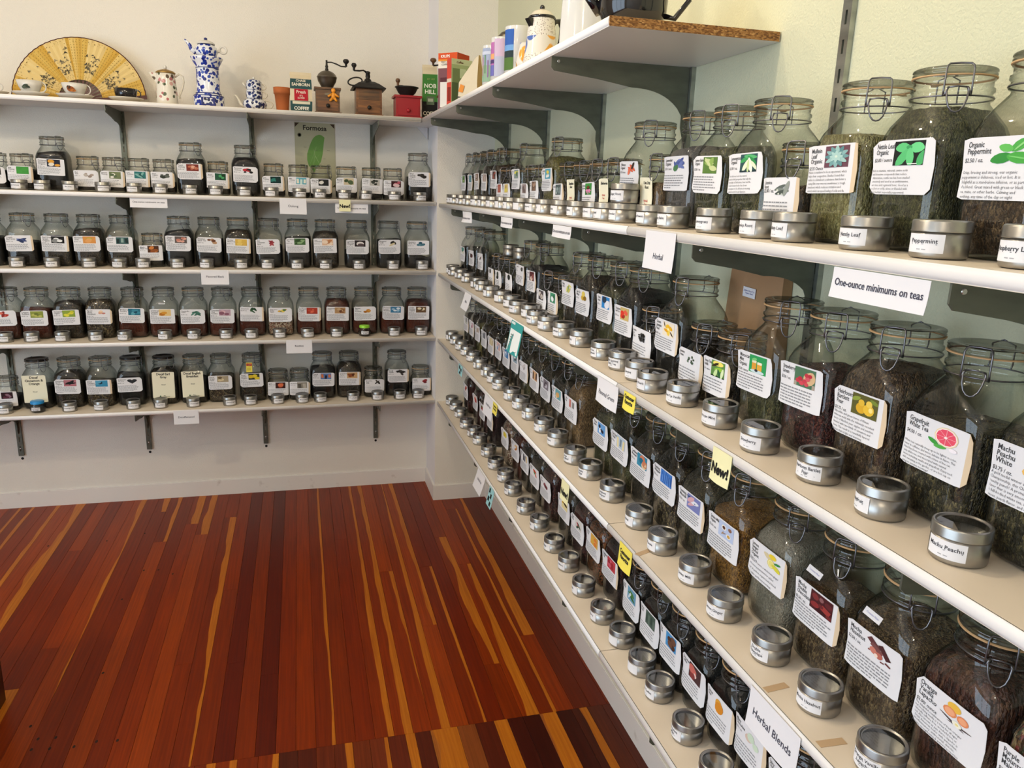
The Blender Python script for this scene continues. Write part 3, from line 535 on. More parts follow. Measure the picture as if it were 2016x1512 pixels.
# ---- printed pictures: (description, background, shapes) ; shape = kind, cx, cy, rx, ry, turn, colour
CUSTOM = {
 'lemongrass': ('green lemongrass', '2c4f52', [('l',.25,.7,.3,.12,30,'3f9a58'),('l',.6,.85,.4,.12,-8,'57b070'),('l',.7,.65,.35,.12,-40,'2f8a4a'),('l',.35,.38,.12,.42,-28,'e6ead0'),('l',.62,.38,.12,.45,14,'f0f2e0'),('l',.85,.35,.09,.35,38,'dfe6c8'),('l',.5,.3,.07,.4,0,'c8d8a0'),('r',.5,.04,.5,.05,0,'1f3338')]),
 'mullein': ('blue-green succulent', '6a4450', [('l',.5+.24*math.cos(a*.524),.5+.26*math.sin(a*.524),.27,.1,a*30,c) for a, c in zip(range(12), ['6f9a9c','88b0b0','5c888c','9ac0bc']*3)]+[('l',.5+.12*math.cos(a*.785),.5+.12*math.sin(a*.785),.17,.07,a*45,'a9ccc6') for a in range(8)]+[('e',.5,.5,.06,.06,0,'d0e0d0')]),
 'nettle': ('green nettle leaf', '1a1e1c', [('l',.28,.74,.24,.2,10,'5fc07a'),('l',.76,.72,.24,.22,-14,'6ccf88'),('e',.5,.74,.1,.09,0,'3f9a5c'),('l',.3,.3,.15,.42,-24,'57b873'),('l',.56,.33,.13,.4,4,'63c47e'),('l',.93,.25,.13,.35,-10,'4aa866'),('r',.66,.06,.16,.015,0,'e8e8e8')]),
 'peppermint': ('peppermint leaf', None, [('l',.72,.76,.3,.16,52,'4fa64a'),('l',.3,.3,.3,.19,20,'358a3c'),('l',.75,.3,.34,.21,-14,'49a244'),('l',.38,.66,.2,.14,-24,'62b858'),('l',.74,.76,.26,.03,52,'8fd080'),('l',.75,.3,.3,.025,-14,'7cc870')]),
 'echinacea': ('pink coneflower', '3f8a40', [('e',.2,.2,.2,.2,0,'2f6a30'),('l',.3,.42,.26,.07,20,'e08ab8'),('l',.32,.32,.26,.07,50,'d878a8'),('l',.5,.26,.07,.26,0,'e898c4'),('l',.68,.32,.26,.07,-50,'d878a8'),('l',.72,.42,.26,.07,-20,'e08ab8'),('e',.5,.62,.24,.17,0,'3a2418'),('e',.5,.66,.17,.1,0,'7a3f1c')]),
 'licorice': ('grey root', None, [('l',.35,.55,.36,.1,25,'5c6460'),('l',.5,.42,.4,.1,-8,'7a827c'),('l',.45,.3,.38,.11,14,'4a524e'),('l',.72,.5,.12,.42,-16,'8f958f'),('e',.22,.4,.06,.06,0,'d8d8cc'),('e',.3,.22,.05,.05,0,'d8d8cc'),('e',.5,.2,.05,.05,0,'c8ccc0')]),
 'vanilla': ('yellow vanilla flower', 'f0e4d0', [('l',.4,.7,.2,.14,40,'f0c030'),('l',.66,.62,.22,.13,-30,'e8b020'),('l',.5,.36,.16,.3,10,'f5d050'),('l',.3,.4,.2,.1,-20,'e0a018'),('e',.5,.52,.09,.09,0,'fff0b0'),('l',.8,.24,.2,.05,-50,'3a2a18'),('l',.14,.8,.04,.2,20,'3a2a18')]),
 'moroccan': ('mint tea glass', '2f9a58', [('r',.3,.42,.13,.3,0,'d89a38'),('r',.3,.64,.13,.07,0,'e8e0c0'),('r',.62,.38,.14,.28,0,'e0a840'),('r',.62,.6,.14,.07,0,'f0ead0'),('e',.5,.1,.42,.1,0,'c8dce0'),('e',.45,.16,.1,.08,0,'2a3040'),('l',.3,.78,.16,.08,20,'7ac87a')]),
 'strawberry': ('basket of raspberries', '4f7458', [('r',.5,.12,.5,.12,0,'a89a8c'),('l',.72,.5,.28,.4,-20,'d8b48a'),('e',.2,.3,.12,.12,0,'c23a48'),('e',.38,.2,.12,.12,0,'d04a58'),('e',.3,.42,.11,.11,0,'b83040'),('e',.52,.32,.12,.12,0,'c84050'),('e',.66,.5,.12,.14,0,'d25a66'),('e',.6,.66,.1,.11,0,'c23a48'),('e',.76,.66,.1,.1,0,'b83040'),('e',.62,.18,.1,.1,0,'d04a58')]),
 'pear': ('yellow pear', '5d5a2c', [('l',.15,.75,.2,.1,30,'8a9a40'),('l',.85,.8,.18,.09,-30,'7a8a38'),('e',.38,.36,.2,.26,0,'d8a82e'),('e',.38,.62,.12,.16,0,'e0b83e'),('e',.68,.38,.21,.27,0,'e6bc3c'),('e',.68,.66,.12,.16,0,'ecca58'),('e',.76,.4,.08,.12,0,'f4de88')]),
 'grapefruit': ('pink grapefruit half', None, [('l',.2,.22,.2,.09,-30,'3f9a40'),('l',.42,.1,.2,.08,10,'55ac4c'),('e',.56,.56,.36,.4,0,'f0d8a8'),('e',.56,.56,.33,.37,0,'f8e8e4'),('e',.56,.56,.3,.33,0,'e8546a')]+[('r',.56+.14*math.cos(a*.785),.56+.16*math.sin(a*.785),.15,.008,a*45,'f6b0b8') for a in range(8)]+[('e',.56,.56,.05,.05,0,'fbe8e4'),('e',.82,.14,.12,.08,0,'f6eef4')]),
 'peach': ('pink peach', None, [('e',.4,.6,.3,.32,0,'e8808a'),('e',.45,.58,.2,.22,0,'f0a898'),('e',.3,.25,.26,.2,0,'e8b860'),('e',.72,.4,.22,.26,0,'f0c0b0')]),
 'greenvanilla': ('green vanilla plant', '5f8a48', [('e',.5,.85,.4,.16,0,'f0e070'),('l',.3,.75,.3,.08,30,'3a2c18'),('l',.6,.5,.36,.14,10,'90c040'),('l',.35,.22,.12,.3,-20,'cfe4a8'),('l',.62,.24,.1,.3,20,'2f5f38'),('l',.85,.3,.1,.35,-10,'d8e8b8'),('r',.5,.03,.5,.04,0,'1c2c20')]),
 'golden': ('golden spice cup', 'b9c6e4', [('e',.35,.66,.16,.17,0,'f4efe6'),('e',.35,.66,.1,.11,0,'5a3428'),('e',.75,.74,.12,.12,0,'8a6450'),('e',.7,.28,.15,.15,0,'f0ece4'),('e',.7,.28,.1,.1,0,'c89a48'),('l',.3,.28,.14,.04,60,'a88a70'),('l',.42,.3,.12,.03,30,'906a50')]),
 'lemon': ('yellow lemon', None, [('l',.3,.66,.26,.14,-24,'d8c8a0'),('e',.55,.78,.2,.15,0,'e8cc38'),('l',.82,.55,.2,.07,20,'3f8a48'),('e',.5,.36,.2,.26,0,'e0d070'),('e',.5,.36,.16,.22,0,'f0e8b0'),('e',.5,.36,.13,.18,0,'e8dc80'),('l',.8,.26,.28,.13,-24,'d8d040')]),
 'chocolate': ('dark red chocolates', '4a1c20', [('e',.22,.72,.15,.17,10,'7a2f30'),('e',.5,.78,.14,.17,0,'4f2024'),('e',.5,.76,.1,.12,0,'8a5a5c'),('e',.82,.7,.17,.15,0,'5f2428'),('r',.72,.36,.2,.14,-18,'9a3834'),('e',.24,.3,.2,.15,20,'8a2f30'),('e',.5,.42,.12,.1,0,'6a2628'),('e',.6,.12,.3,.1,0,'3a1418'),('e',.9,.14,.14,.1,0,'702a2a')]),
 'hazelnut': ('chocolate shard', None, [('r',.3,.72,.26,.12,-40,'5f3436'),('r',.7,.6,.3,.1,-55,'4a2628'),('r',.42,.56,.24,.1,-30,'7a4a48'),('e',.3,.38,.13,.16,20,'c87a6a'),('e',.52,.3,.14,.16,-10,'b8685a'),('e',.42,.24,.07,.09,0,'f0d8c8'),('r',.86,.16,.1,.04,-20,'6a3638'),('r',.66,.1,.07,.03,10,'7a4244'),('e',.15,.3,.04,.04,0,'8a4a48')]),
 'orange': ('orange slice', None, [('e',.4,.8,.2,.19,0,'e8b848'),('e',.3,.52,.2,.2,0,'e08a58'),('e',.3,.52,.15,.15,0,'eca880'),('e',.68,.5,.17,.18,0,'e0885a'),('e',.68,.5,.12,.13,0,'eba57c'),('l',.4,.18,.4,.03,-16,'3a2f38'),('l',.62,.16,.36,.03,8,'4a3c40'),('e',.55,.2,.14,.12,0,'f0ead8'),('e',.55,.2,.05,.05,0,'e8d890')]),
 'purple': ('violet mountain', '4a48b8', [('r',.5,.88,.5,.12,0,'3838a0'),('e',.5,.5,.5,.14,0,'c06ac8'),('l',.5,.42,.5,.12,6,'e08ad8'),('l',.3,.2,.6,.24,12,'2a2870'),('l',.8,.16,.5,.2,-10,'201e58')]),
}
BODY = {
 'Organic|Peppermint': 'Crisp, bracing and strong, our organic|peppermint is delicious, iced or hot. It is|delightful as a stand-alone infusion, or as part|of a blend. Great mixed with green or black|tea, mate, or other herbs. Calming and|soothing, any time of the day or night',
 'Nettle Leaf|Organic': 'Rich in vitamins, minerals, amino acids|and bioactive compounds that reduce|inflammation, nettle tea has been studied|extensively and used as an antihistamine,|hair rinse and a general tonic. Good as a|tea (hot or cold), alone or blended with|other herbals (especially peppermint)',
 'Mullein|Leaf|Organic': 'Mullein is considered to be an expectorant, which|helps clear congestion. Studies found that|mullein is a demulcent a substance that forms a|coating film over mucous membranes: a tough|demulcent which reduces irritation and|antiviral, which can speed healing of colds and flu.',
 'Lemongrass|Organic': 'This delicious herb has natural|antimicrobial properties that help the|body fight off infections, fever and flu.|Recent research also has shown|lemongrass to be effective in treating|headaches and to aid digestion.',
 'Grapefruit|White Tea': 'White teas naturally steep up to be lighter in color,|lower in caffeine, and more delicate in flavor. This|blend has been created with a base of fine cut,|tasty white tea, and decorated with natural|flavors including vanilla and grapefruit. Enjoy iced|while sweating in the garden, or as a hot cup on|spring or autumn mornings!',
 'Machu|Peachu|White': 'A gold medal winner at the Global Tea|Championship, this China white tea has a|peachy punch! A prominent peach|flavor that is very smooth and sweet.|A full-bodied white tea, also contains|pieces, peach flavor, and calendula',
 'Heirloom|Bartlett|Pear': 'Silky white and green leaves of Mutan|white tea meld with the delicately succulent|flavors of Bartlett pear, apples and peaches.|Blended with two kinds of cinnamon and|cloves. The result is a beautifully layered|infusion that is light and warming.',
 'Lemon|Ginger|Herbal|Organic': 'A blend of lemon, a whole lotta ginger|and some peppermint for added|zest. A perfect organic herbal blend|for nights and frosty mornings.',
 'Orange|Vanilla|Lapacho': "The delightful combination of fresh oranges|and soothing vanilla is a treat for all ages.|Naturally caffeine free, wonderful hot or|iced. Also known as pau d'arco, lapacho is|a South American healer with antioxidant,|anti-inflammatory, antibacterial, diuretic,|immune strengthening & antiviral properties",
 'Purple|Mountains|Majesty': 'A delight to behold, this|herbal infusion of berries|and flowers is colorful',
}
def shape_pts(kind, cx, cy, rx, ry, turn):
    a = math.radians(turn); ca, sa = math.cos(a), math.sin(a)
    if kind == 'r': P = [(-rx, -ry), (rx, -ry), (rx, ry), (-rx, ry)]
    elif kind == 'l':
        P = []
        if rx >= ry: P = [(rx*math.cos(2*PI*i/12), ry*math.sin(2*PI*i/12)*(abs(math.sin(2*PI*i/12))**.35)) for i in range(12)]
        else: P = [(rx*math.cos(2*PI*i/12)*(abs(math.cos(2*PI*i/12))**.35), ry*math.sin(2*PI*i/12)) for i in range(12)]
    elif kind == 'h': P = [(rx*.062*16*math.sin(t)**3, ry*.062*(13*math.cos(t)-5*math.cos(2*t)-2*math.cos(3*t)-math.cos(4*t))) for t in [-2*PI*i/20 for i in range(20)]]
    else: P = [(rx*math.cos(2*PI*i/12), ry*math.sin(2*PI*i/12)) for i in range(12)]
    return [(cx+x*ca-y*sa, cy+x*sa+y*ca) for x, y in P]
def picture_spec(spec, seed):
    if isinstance(spec, str): d, bgc, sh = CUSTOM[spec]; return d, bgc, sh
    d, bgc, fg, n, kind = spec; rr = random.Random(seed); fgs = fg.split(','); sh = []
    for i in range(n):
        c = fgs[i % len(fgs)]
        if kind == 'h': sh.append(('h', .5, .52, .42, .42, 0, c)); continue
        if kind == 's': x = (i+.5)/n; sh.append(('r', x, rr.uniform(.35, .55), .32/n, rr.uniform(.25, .45), rr.uniform(-6, 6), c)); continue
        k = 1.0 if n < 10 else .45
        if kind == 'l': sh.append(('l', rr.uniform(.25, .75), rr.uniform(.25, .75), rr.uniform(.25, .42)*k, rr.uniform(.09, .17)*k, rr.uniform(-80, 80), c))
        else:
            r_ = (.34 if n <= 2 else .24 if n <= 4 else .17)*k*rr.uniform(.8, 1.2); sh.append(('e', rr.uniform(.2, .8), rr.uniform(.2, .75), r_, r_*rr.uniform(.75, 1.1), rr.uniform(0, 90), c))
    return d, bgc, sh
LBL = {'B': (.0580, .0372, .111), 'S': (.0525, .0370, .066), 'M': (.0525, .041, .093)}
def bars(mb, mapf, x0, x1, ztop, zbot, n, rr, col=(.28, .28, .3), h=.0011):
    for k in range(n):
        z = ztop-(ztop-zbot)*(k+.5)/n; x = x0; end = x1-rr.uniform(0, .012) if k < n-1 else x0+(x1-x0)*rr.uniform(.35, .8)
        while x < end-.003:
            w = min(rr.uniform(.004, .011), end-x); mb.add([mapf(x, z-h), mapf(x+w, z-h), mapf(x+w, z+h), mapf(x, z+h)], [(0,1,2,3)], 0, col); x += w+.0018
PAPER = {}
def make_label(jar, sz, spec, title, price, seed):
    rr = random.Random(seed); a = prof_at(sz, .06)[0]; n = 5.0
    cream = spec in (None, 'cream')
    hw, hh, zc = LBL[sz]
    if cream: hw, hh, zc = (.0525, .069, .104) if sz == 'B' else (.034, .047, .062)
    def fy(x, off):
        x = max(-a*.999, min(a*.999, x)); p = a*(1-(abs(x)/a)**n)**(1/n); return -(a+off)+.4*(a-p)
    old = (not cream) and rr.random() < .3; key = (sz, cream, seed % 3, old)
    if key not in PAPER:
        cut = .009 if not cream else .003; c2 = [cut, cut*.5, cut*1.1, cut*.8]
        if seed % 3 == 1: c2 = [cut*.3, cut, cut*.3, cut]
        if seed % 3 == 2: c2 = [cut*.2, cut*.2, cut*.2, cut*.2]
        mb = MB(); nx = 14
        def col(i, o):
            x = -hw+2*hw*i/nx; d = hw-abs(x); t = hh; b_ = -hh; s_ = 0 if x < 0 else 1
            if d < c2[s_]: t = hh-(c2[s_]-d)
            if d < c2[2+s_]: b_ = -hh+(c2[2+s_]-d)
            y = fy(x, o); peel = .004*max(0, abs(x)/hw-.86)/.14
            return [(x, y-peel*.4, zc+b_), (x, y, zc+(b_+t)/2), (x, y-peel, zc+t)]
        f = [col(i, .0013) for i in range(nx+1)]; bk = [[(p[0], p[1]+.0004, p[2]) for p in q] for q in f]
        mb.loft(f, 0, True, False, False, False); mb.loft(bk, 0, True, False, False, False)
        if old:
            for q_ in range(len(mb.f)):
                xm = sum(mb.v[i_][0] for i_ in mb.f[q_])/len(mb.f[q_]); mb.m[q_] = 1 if (xm > hw*.80 or xm < -hw*.93) else 0
        PAPER[key] = mb.mesh('paper_label', ['paper_cream' if cream else 'paper', 'paper_tan'])
    lab = obj('paper_label', PAPER[key], jar, (0, 0, 0 if cream else rr.uniform(-.007, .006)), (0, rr.uniform(-.025, .025), 0))
    mf = lambda x, z: (x, fy(x, .0018), zc+z)
    mb = MB()
    if cream:
        sz_t = .0165 if sz == 'B' else .0105; nl = title.count('|')+1
        put_text(mb, mf, title, 0, hh-.016, sz_t, (.015,.015,.015), 'CENTER', .022, 2*hw-.008, .95, .95)
        m3 = MB()
        if price: put_text(m3, mf, price, 0, hh-.024-nl*sz_t*1.0-.012, .008, (.03,.03,.03) if price == 'Decaf' else (.6,.05,.05), 'CENTER', .01, 2*hw-.01)
        if sz == 'B':
            m4 = MB(); put_text(m4, mf, 'COFFEE & TEA', .012, -hh+.0062, .0048, (.02,.05,.03), 'CENTER', .01); bars(m4, mf, -.002, .026, -hh+.0155, -hh+.0115, 1, rr, (.02,.05,.03))
            m4.add([mf(-.022+x, -hh+.010+z) for x, z in ((0,0),(.003,-.003),(.007,-.002),(.010,.003),(.006,.001),(.005,.006),(.002,.003))], [tuple(range(7))], 0, (.03,.12,.05)); obj('maker_print', m4.mesh('maker_print', ['print']), lab)
        if m3.f: obj('kind_print', m3.mesh('kind_print', ['print']), lab)
    else:
        d, bgc, sh = picture_spec(spec, seed)
        px0, px1, pz0, pz1 = -.26*hw, .70*hw, .06*hh, .93*hh
        pm = MB(); of = [0]
        def pmf(u, w): of[0]; x = px0+(px1-px0)*u; z = pz0+(pz1-pz0)*w; return (x, fy(x, .0018+of[0]), zc+z)
        if bgc: pm.add([pmf(*p) for p in ((0,0),(.5,0),(1,0),(1,1),(.5,1),(0,1))], [(0,1,4,5),(1,2,3,4)], 0, srgb(bgc))
        for s_ in sh:
            of[0] += .00006; P = [(min(1, max(0, x)), min(1, max(0, y))) for x, y in shape_pts(*s_[:6])]
            pm.add([pmf(*p) for p in P], [tuple(range(len(P)))], 0, srgb(s_[6]))
        obj('picture', pm.mesh('picture', ['print']), lab, label='%s picture' % d)
        ts = (.0098 if sz == 'B' else .0085); nl = title.count('|')+1
        if nl > 3: ts *= .85
        put_text(mb, mf, title, -hw*.90, hh-.0115, ts, (.05,.05,.055), 'LEFT', .008, px0+hw*.90, 1.0, .82)
        if price: put_text(mb, mf, price, -hw*.94, min(hh-.0125-nl*ts*.86, hh-.0125-nl*ts*.86), ts*.72, (.06,.06,.07), 'LEFT', .004, px0+hw*.90)
        body = BODY.get(title)
        if body:
            nb = body.count('|')+1; sp = (hh*.94)/nb
            for i, ln in enumerate(body.split('|')): put_text(mb, mf, ln, -hw*.95, -.004-sp*(i+.35), min(.0062, sp*.92), (.16,.16,.18), 'LEFT', 0, hw*1.62)
        else: bars(mb, mf, -hw*.95, hw*.72, 0.0-.002, -hh*.9, 6 if sz == 'B' else 5, rr)
    if mb.f: obj('lettering', mb.mesh('lettering', ['print']), lab)
    return lab

# jars: shelf, x, y, size, tea, fill, picture, title, price
JARS=[
 ('L2',-0.372,0.190,'B','blk',0.60,('black heap', None, '1f1d1a,2f2b26,3a352f', 9, 'o'),'Wuyi|Oolong|Organic','$2.85 / oz.'),
 ('L2',-0.509,0.165,'S','blk',0.70,('dark berry', '3a1a1c', 'b85a68,e0c0c0', 4, 'o'),'White|Pomegranate','$3.00 / oz.'),
 ('L2',-0.620,0.165,'S','blk',0.45,('dark heap', 'b8b4ac', '3a3f36,22261f', 5, 'o'),'Ti Kuan|Oolong','$2.85 / oz.'),
 ('L2',-0.749,0.165,'S','blk',0.50,('green bowl', 'c8b898', '4f5f3f,3a4a2f', 3, 'o'),'Monkey|Oolong','$2.85 / oz.'),
 ('L2',-0.876,0.165,'S','blk',0.75,('white bowl', '1f1f1f', 'd8d4cc,8a8478', 3, 'o'),'Milky Silk|Oolong','$3.00 / oz.'),
 ('L2',-0.987,0.165,'S','blk',0.80,('pale blue', '5fa6b6', 'e8e4d0,cfe0d8', 3, 's'),'Milk|Oolong','$3.25 / oz.'),
 ('L2',-1.107,0.165,'S','blk',0.40,('dark leaf', '16322f', '2f7a6f', 3, 'l'),'Jade|Oolong','$2.85 / oz.'),
 ('L2',-1.241,0.190,'B','blk',0.95,('red stamps', None, 'b8303a,222', 8, 'o'),'Formosa|Oolong','$2.25 / oz.'),
 ('L2',-1.371,0.165,'S','blk',0.50,('green tile', '24523a', '4a9a60,17361f', 5, 'o'),'Spiced|Oolong','$2.25 / oz.'),
 ('L2',-1.496,0.190,'B','blk',0.86,('rusty fruit', '7a3026', 'b86a50,d8a890', 5, 'o'),'Peach|Oolong','$2.85 / oz.'),
 ('L2',-1.621,0.165,'S','blk',0.40,('grey tree', None, '4a4f4a,5c605a,33382f', 7, 'o'),'Wuyi|Organic','$2.85 / oz.'),
 ('L2',-1.732,0.165,'S','blk',0.45,('teal tree', '2f6f70', '7fb0a8,1f4f50', 5, 'l'),'Iron|Goddess','$3.00 / oz.'),
 ('L2',-1.843,0.165,'S','blk',0.40,('white blossom', '6f7a55', 'e8e4da,55664a', 5, 'o'),'Jasmine|Oolong',''),
 ('L2',-1.954,0.165,'S','blk',0.35,('grey mound', None, '8f8078,a89a90,b8b0a8', 6, 'o'),'Shui|Xian','$2.85 / oz.'),
 ('L2',-2.105,0.190,'B','blk',0.92,('dark flag', '1c2436', 'd89a3a,e8e0d0', 3, 'o'),'Formosa|Smoked|Organic','$3.00 / oz.'),
 ('L2',-2.232,0.165,'S','blk',0.80,('plain green', '3f8f3c', '44953f', 2, 'o'),'Jade|Oolong','$2.25 / oz.'),
 ('L2',-2.343,0.165,'S','blk',0.70,('dark landscape', '3a3f3a', '555f55,222', 4, 'o'),'Green|Oolong','$2.50 / oz.'),
 ('L3',-0.377,0.190,'B','blk',0.32,('blueberry heap', None, '3f6a7a,2f5566,55808f', 8, 'o'),'Blueberry|Black Tea','$2.50 / oz.'),
 ('L3',-0.531,0.190,'B','blk',0.75,('vanilla pod', None, '22201c,2f2a22,d8c8a0', 3, 'l'),'Madagascar|Vanilla','$2.75 / oz.'),
 ('L3',-0.698,0.190,'B','blk',0.50,('dark saucer', '2a2224', 'e8e0dc,55484a', 2, 'o'),'Lavender|Morning|Organic','$2.75 / oz.'),
 ('L3',-0.861,0.190,'B','drk',0.95,('peach portrait', 'e0b898', 'f0d8c0,b87a50', 4, 'o'),'Lady|Londonderry','$2.50 /oz.'),
 ('L3',-1.001,0.190,'B','blk',0.82,('green vine', '4a6a3f', '8aa878,2f4a28', 5, 'l'),'Ice Wine|Tea','$2.50 / oz.'),
 ('L3',-1.145,0.190,'B','blk',0.60,('red star', None, '8a3038,a84a50', 5, 'l'),'Hot|Cinnamon|Spice','$2.50 / oz.'),
 ('L3',-1.294,0.190,'B','drk',0.95,('yellow honey', 'd8b050', 'e8c868,b88a30', 3, 'o'),'Honey|Black Tea','$2.50 / oz.'),
 ('L3',-1.433,0.190,'B','blk',0.72,('brown nut', None, '8a5a3a,b08a68,6a4028', 6, 'o'),'Hazelnut|Black Tea','$2.50 / oz.'),
 ('L3',-1.575,0.190,'B','blk',0.92,('pink peach', '5f5450', 'd8a090,c07a68', 5, 'o'),'Ginger|Peach|Organic','$2.50 / oz.'),
 ('L3',-1.698,0.165,'S','blk',0.55,('brown maple', '4a2a16', 'c87a3a,8a4a20', 4, 'o'),'Maple|Black Tea','$2.50 / oz.'),
 ('L3',-1.838,0.190,'B','drk',0.60,('dark tower', '3a5a5a', '1f3030,8fa8a0', 3, 's'),'French|Blend','$2.50/oz.'),
 ('L3',-1.982,0.190,'B','drk',0.90,('orange green', 'd8924a', 'a8b04a,e0a060', 4, 'o'),'Nectarine|Grey','$2.50 / oz.'),
 ('L3',-2.122,0.190,'B','drk',0.72,('black-white cup', '1a1a1a', 'e8e8e8,888', 3, 'o'),'Earl Grey|Green|Organic','$3.00 / oz.'),
 ('L3',-2.268,0.190,'B','blk',0.62,('blue cornflower', None, '3f4a78,5a6aa0,2f3a60', 6, 'l'),'Cream|Earl Grey','$2.50 / oz.'),
 ('L3',-2.413,0.190,'B','blk',0.70,('pale', 'bbb', '999', 2, 'o'),'Assam','$2.00 / oz.'),
 ('L4',-0.376,0.190,'B','roo',0.92,('cream cup', '6a5038', 'e8d8b8,3a2a1a', 3, 'o'),'Vanilla|Rooibos|Organic','$2.50 / oz.'),
 ('L4',-0.515,0.190,'B','roo',0.50,('blue white', '3f7aa0', 'a0c0d8,e0e8f0', 5, 'o'),'Provence|Lemon|Rooibos','$2.50 / oz.'),
 ('L4',-0.664,0.190,'B','roo',0.60,('orange nut', None, 'c8842e,a86a28,d8a858', 7, 'o'),'Banana|Nut|Rooibos','$2.50 / oz.'),
 ('L4',-0.810,0.190,'B','roo',0.95,('brown spice', 'b08a60', '8a5a38,c8a880,6a4028', 7, 'o'),'Snickerdoodle|Rooibos','$2.50 / oz.'),
 ('L4',-0.955,0.190,'B','roo',0.50,('red peach', 'a83a28', 'd86a50,c04a38', 5, 'o'),'Just Peachy|Organic|Rooibos','$2.50 / oz.'),
 ('L4',-1.101,0.190,'B','nut',0.45,('citrus ginger', None, 'e0c860,d8a840,5a7a40', 6, 'o'),'Ginger Citrus|Rooibos|Organic','$2.50 / oz.'),
 ('L4',-1.243,0.190,'B','roo',0.60,('dark green sprig', None, '2a4a30,3a5a40,1f3a26', 4, 'l'),'Earl Grey Rooibos','$2.50 / oz.'),
 ('L4',-1.389,0.190,'B','roo',0.50,('pink mist', 'b89aa8', 'd8b0b8,8a5a6a', 4, 'o'),'Chocolate|Chai|Rooibos','$2.50 / oz.'),
 ('L4',-1.530,0.190,'B','roo',0.55,('mint sprig', None, '4a7a6a,5a8a7a,3a6455', 6, 'l'),'Chocolate Mint|Rooibos','$2.50 / oz.'),
 ('L4',-1.671,0.190,'B','roo',0.45,('golden caramel', 'e0c080', 'd09030,b06a20', 3, 'o'),'Creme au|Caramel|Rooibos','$2.50 / oz.'),
 ('L4',-1.815,0.190,'B','roo',0.62,('blueberry', '2a6a80', '3f8aa0,1a4a60,5aa0b0', 7, 'o'),'Blueberry|Rooibos','$2.50 / oz.'),
 ('L4',-1.963,0.190,'B','mix',0.95,('peach fig', None, 'd8a080,c07a70,e8c8a8', 6, 'o'),'Fig and|Honey|Honeybush','$2.50 / oz.'),
 ('L4',-2.103,0.190,'B','drk',0.92,('yellow flower', '8aa040', 'e0d848,d0c838', 7, 'o'),'Honeybush|Organic','$2.50 / oz.'),
 ('L4',-2.244,0.190,'B','roo',0.75,('olive meadow', '8a9440', 'b8b860,6a7430', 5, 'o'),'Organic|Rooibos','$2.00 / oz.'),
 ('L4',-2.379,0.190,'B','roo',0.62,('red hibiscus', None, 'b03a30,8a2a24,d87060', 5, 'l'),'African|Solstice','$2.50 / oz.'),
 ('L5',-0.359,0.165,'S','blk',0.45,('red cherry', None, '8a2a30,6a1f26', 3, 'o'),'Decaf|Cherry','$2.50 / oz.'),
 ('L5',-0.488,0.190,'B','blk',0.60,('grey branch', None, '2a2826,4a4644,1f1d1c', 6, 'l'),'Decaf|Vanilla','$2.50 / oz.'),
 ('L5',-0.621,0.165,'S','blk',0.50,('dark scoop', None, '2a2622,4a4038', 3, 'l'),'Earl of Grey|Decaf|Green','$2.50 / oz.'),
 ('L5',-0.752,0.190,'B','drk',0.95,('brown almond', 'c8a070', '8a4a28,5a2c18', 7, 'o'),'Decaf Peach|Apricot','$2.50 / oz.'),
 ('L5',-0.894,0.190,'B','blk',0.80,('dusk tower', '5a7ab0', 'd87a4a,2a2438', 3, 's'),'Decaf|Paris','$2.50 / oz.'),
 ('L5',-1.017,0.165,'S','blk',0.60,('grey photo', '8a8478', '55504a,b8b0a4', 2, 's'),"Mom's Blend Decaf",'$2.50 / oz.'),
 ('L5',-1.128,0.165,'S','blk',0.50,('glowing volcano', '3a1c1a', 'd8704a,8a3a2a', 3, 'o'),'Decaf|Mango Ceylon','$2.50 / oz.'),
 ('L5',-1.257,0.190,'B','drk',0.65,('yellow lemon', '3a3a2a', 'e0c838,d8b828', 4, 'o'),'Decaf|Lemon|Organic','$2.50 / oz.'),
 ('L5',-1.415,0.190,'B','mix',0.72,('pale ginger', 'a89a80', 'd8c8a0,6a5a40', 6, 'o'),'Decaf|Ginger|Peach','$2.50 / oz.'),
 ('L5',-1.550,0.190,'B','blk',0.62,None,'Decaf English|Breakfast','Decaf'),
 ('L5',-1.694,0.190,'B','drk',0.90,None,'Decaf Earl|Gray','Decaf'),
 ('L5',-1.848,0.190,'B','blk',0.78,('black heart', None, '2a2c30', 1, 'h'),'Decaf Cream|Earl Grey','$2.50 / oz.'),
 ('L5',-1.992,0.190,'B','mix',0.60,('blue arch', '3a8ab0', '5aa0c0,1f3040', 3, 'o'),'Decaf|Constant|Comment','$2.50 / oz.'),
 ('L5',-2.135,0.190,'B','drk',0.85,('black mountain', 'b0707a', '1f1d20,2a2428', 3, 'l'),'Darjeeling|Decaf|Organic','$2.50 / oz.'),
 ('L5',-2.278,0.190,'B','blk',0.55,None,'Decaf|Cinnamon &|Orange','Decaf'),
 ('L5',-2.409,0.165,'S','blk',0.55,('dark grape', '2a1418', '5a2a38,8a6a78', 6, 'o'),'Berry|Decaf',''),
 ('R2',-0.112,-0.075,'B','blk',0.75,('green hill', '6a8a50', '3f6a38,a8c078', 3, 'o'),'Alfalfa|Leaf',''),
 ('R2',-0.112,-0.235,'B','hay',0.65,('blue river', '5a8a98', '88b0b8,3f6470', 3, 's'),'Barley|Grass',''),
 ('R2',-0.112,-0.385,'B','drk',0.80,('brown bark', '8a7468', 'b8a898,5a4840', 3, 'o'),'Birch|Bark',''),
 ('R2',-0.112,-0.535,'B','drk',0.88,('pale stem', 'b8a8a0', '8a6a60,d8d0c8', 3, 's'),'Burdock|Root',''),
 ('R2',-0.112,-0.715,'B','brk',0.90,('red branch', '6a5450', 'a04a40,3a2a28', 4, 'l'),'Cats|Claw',''),
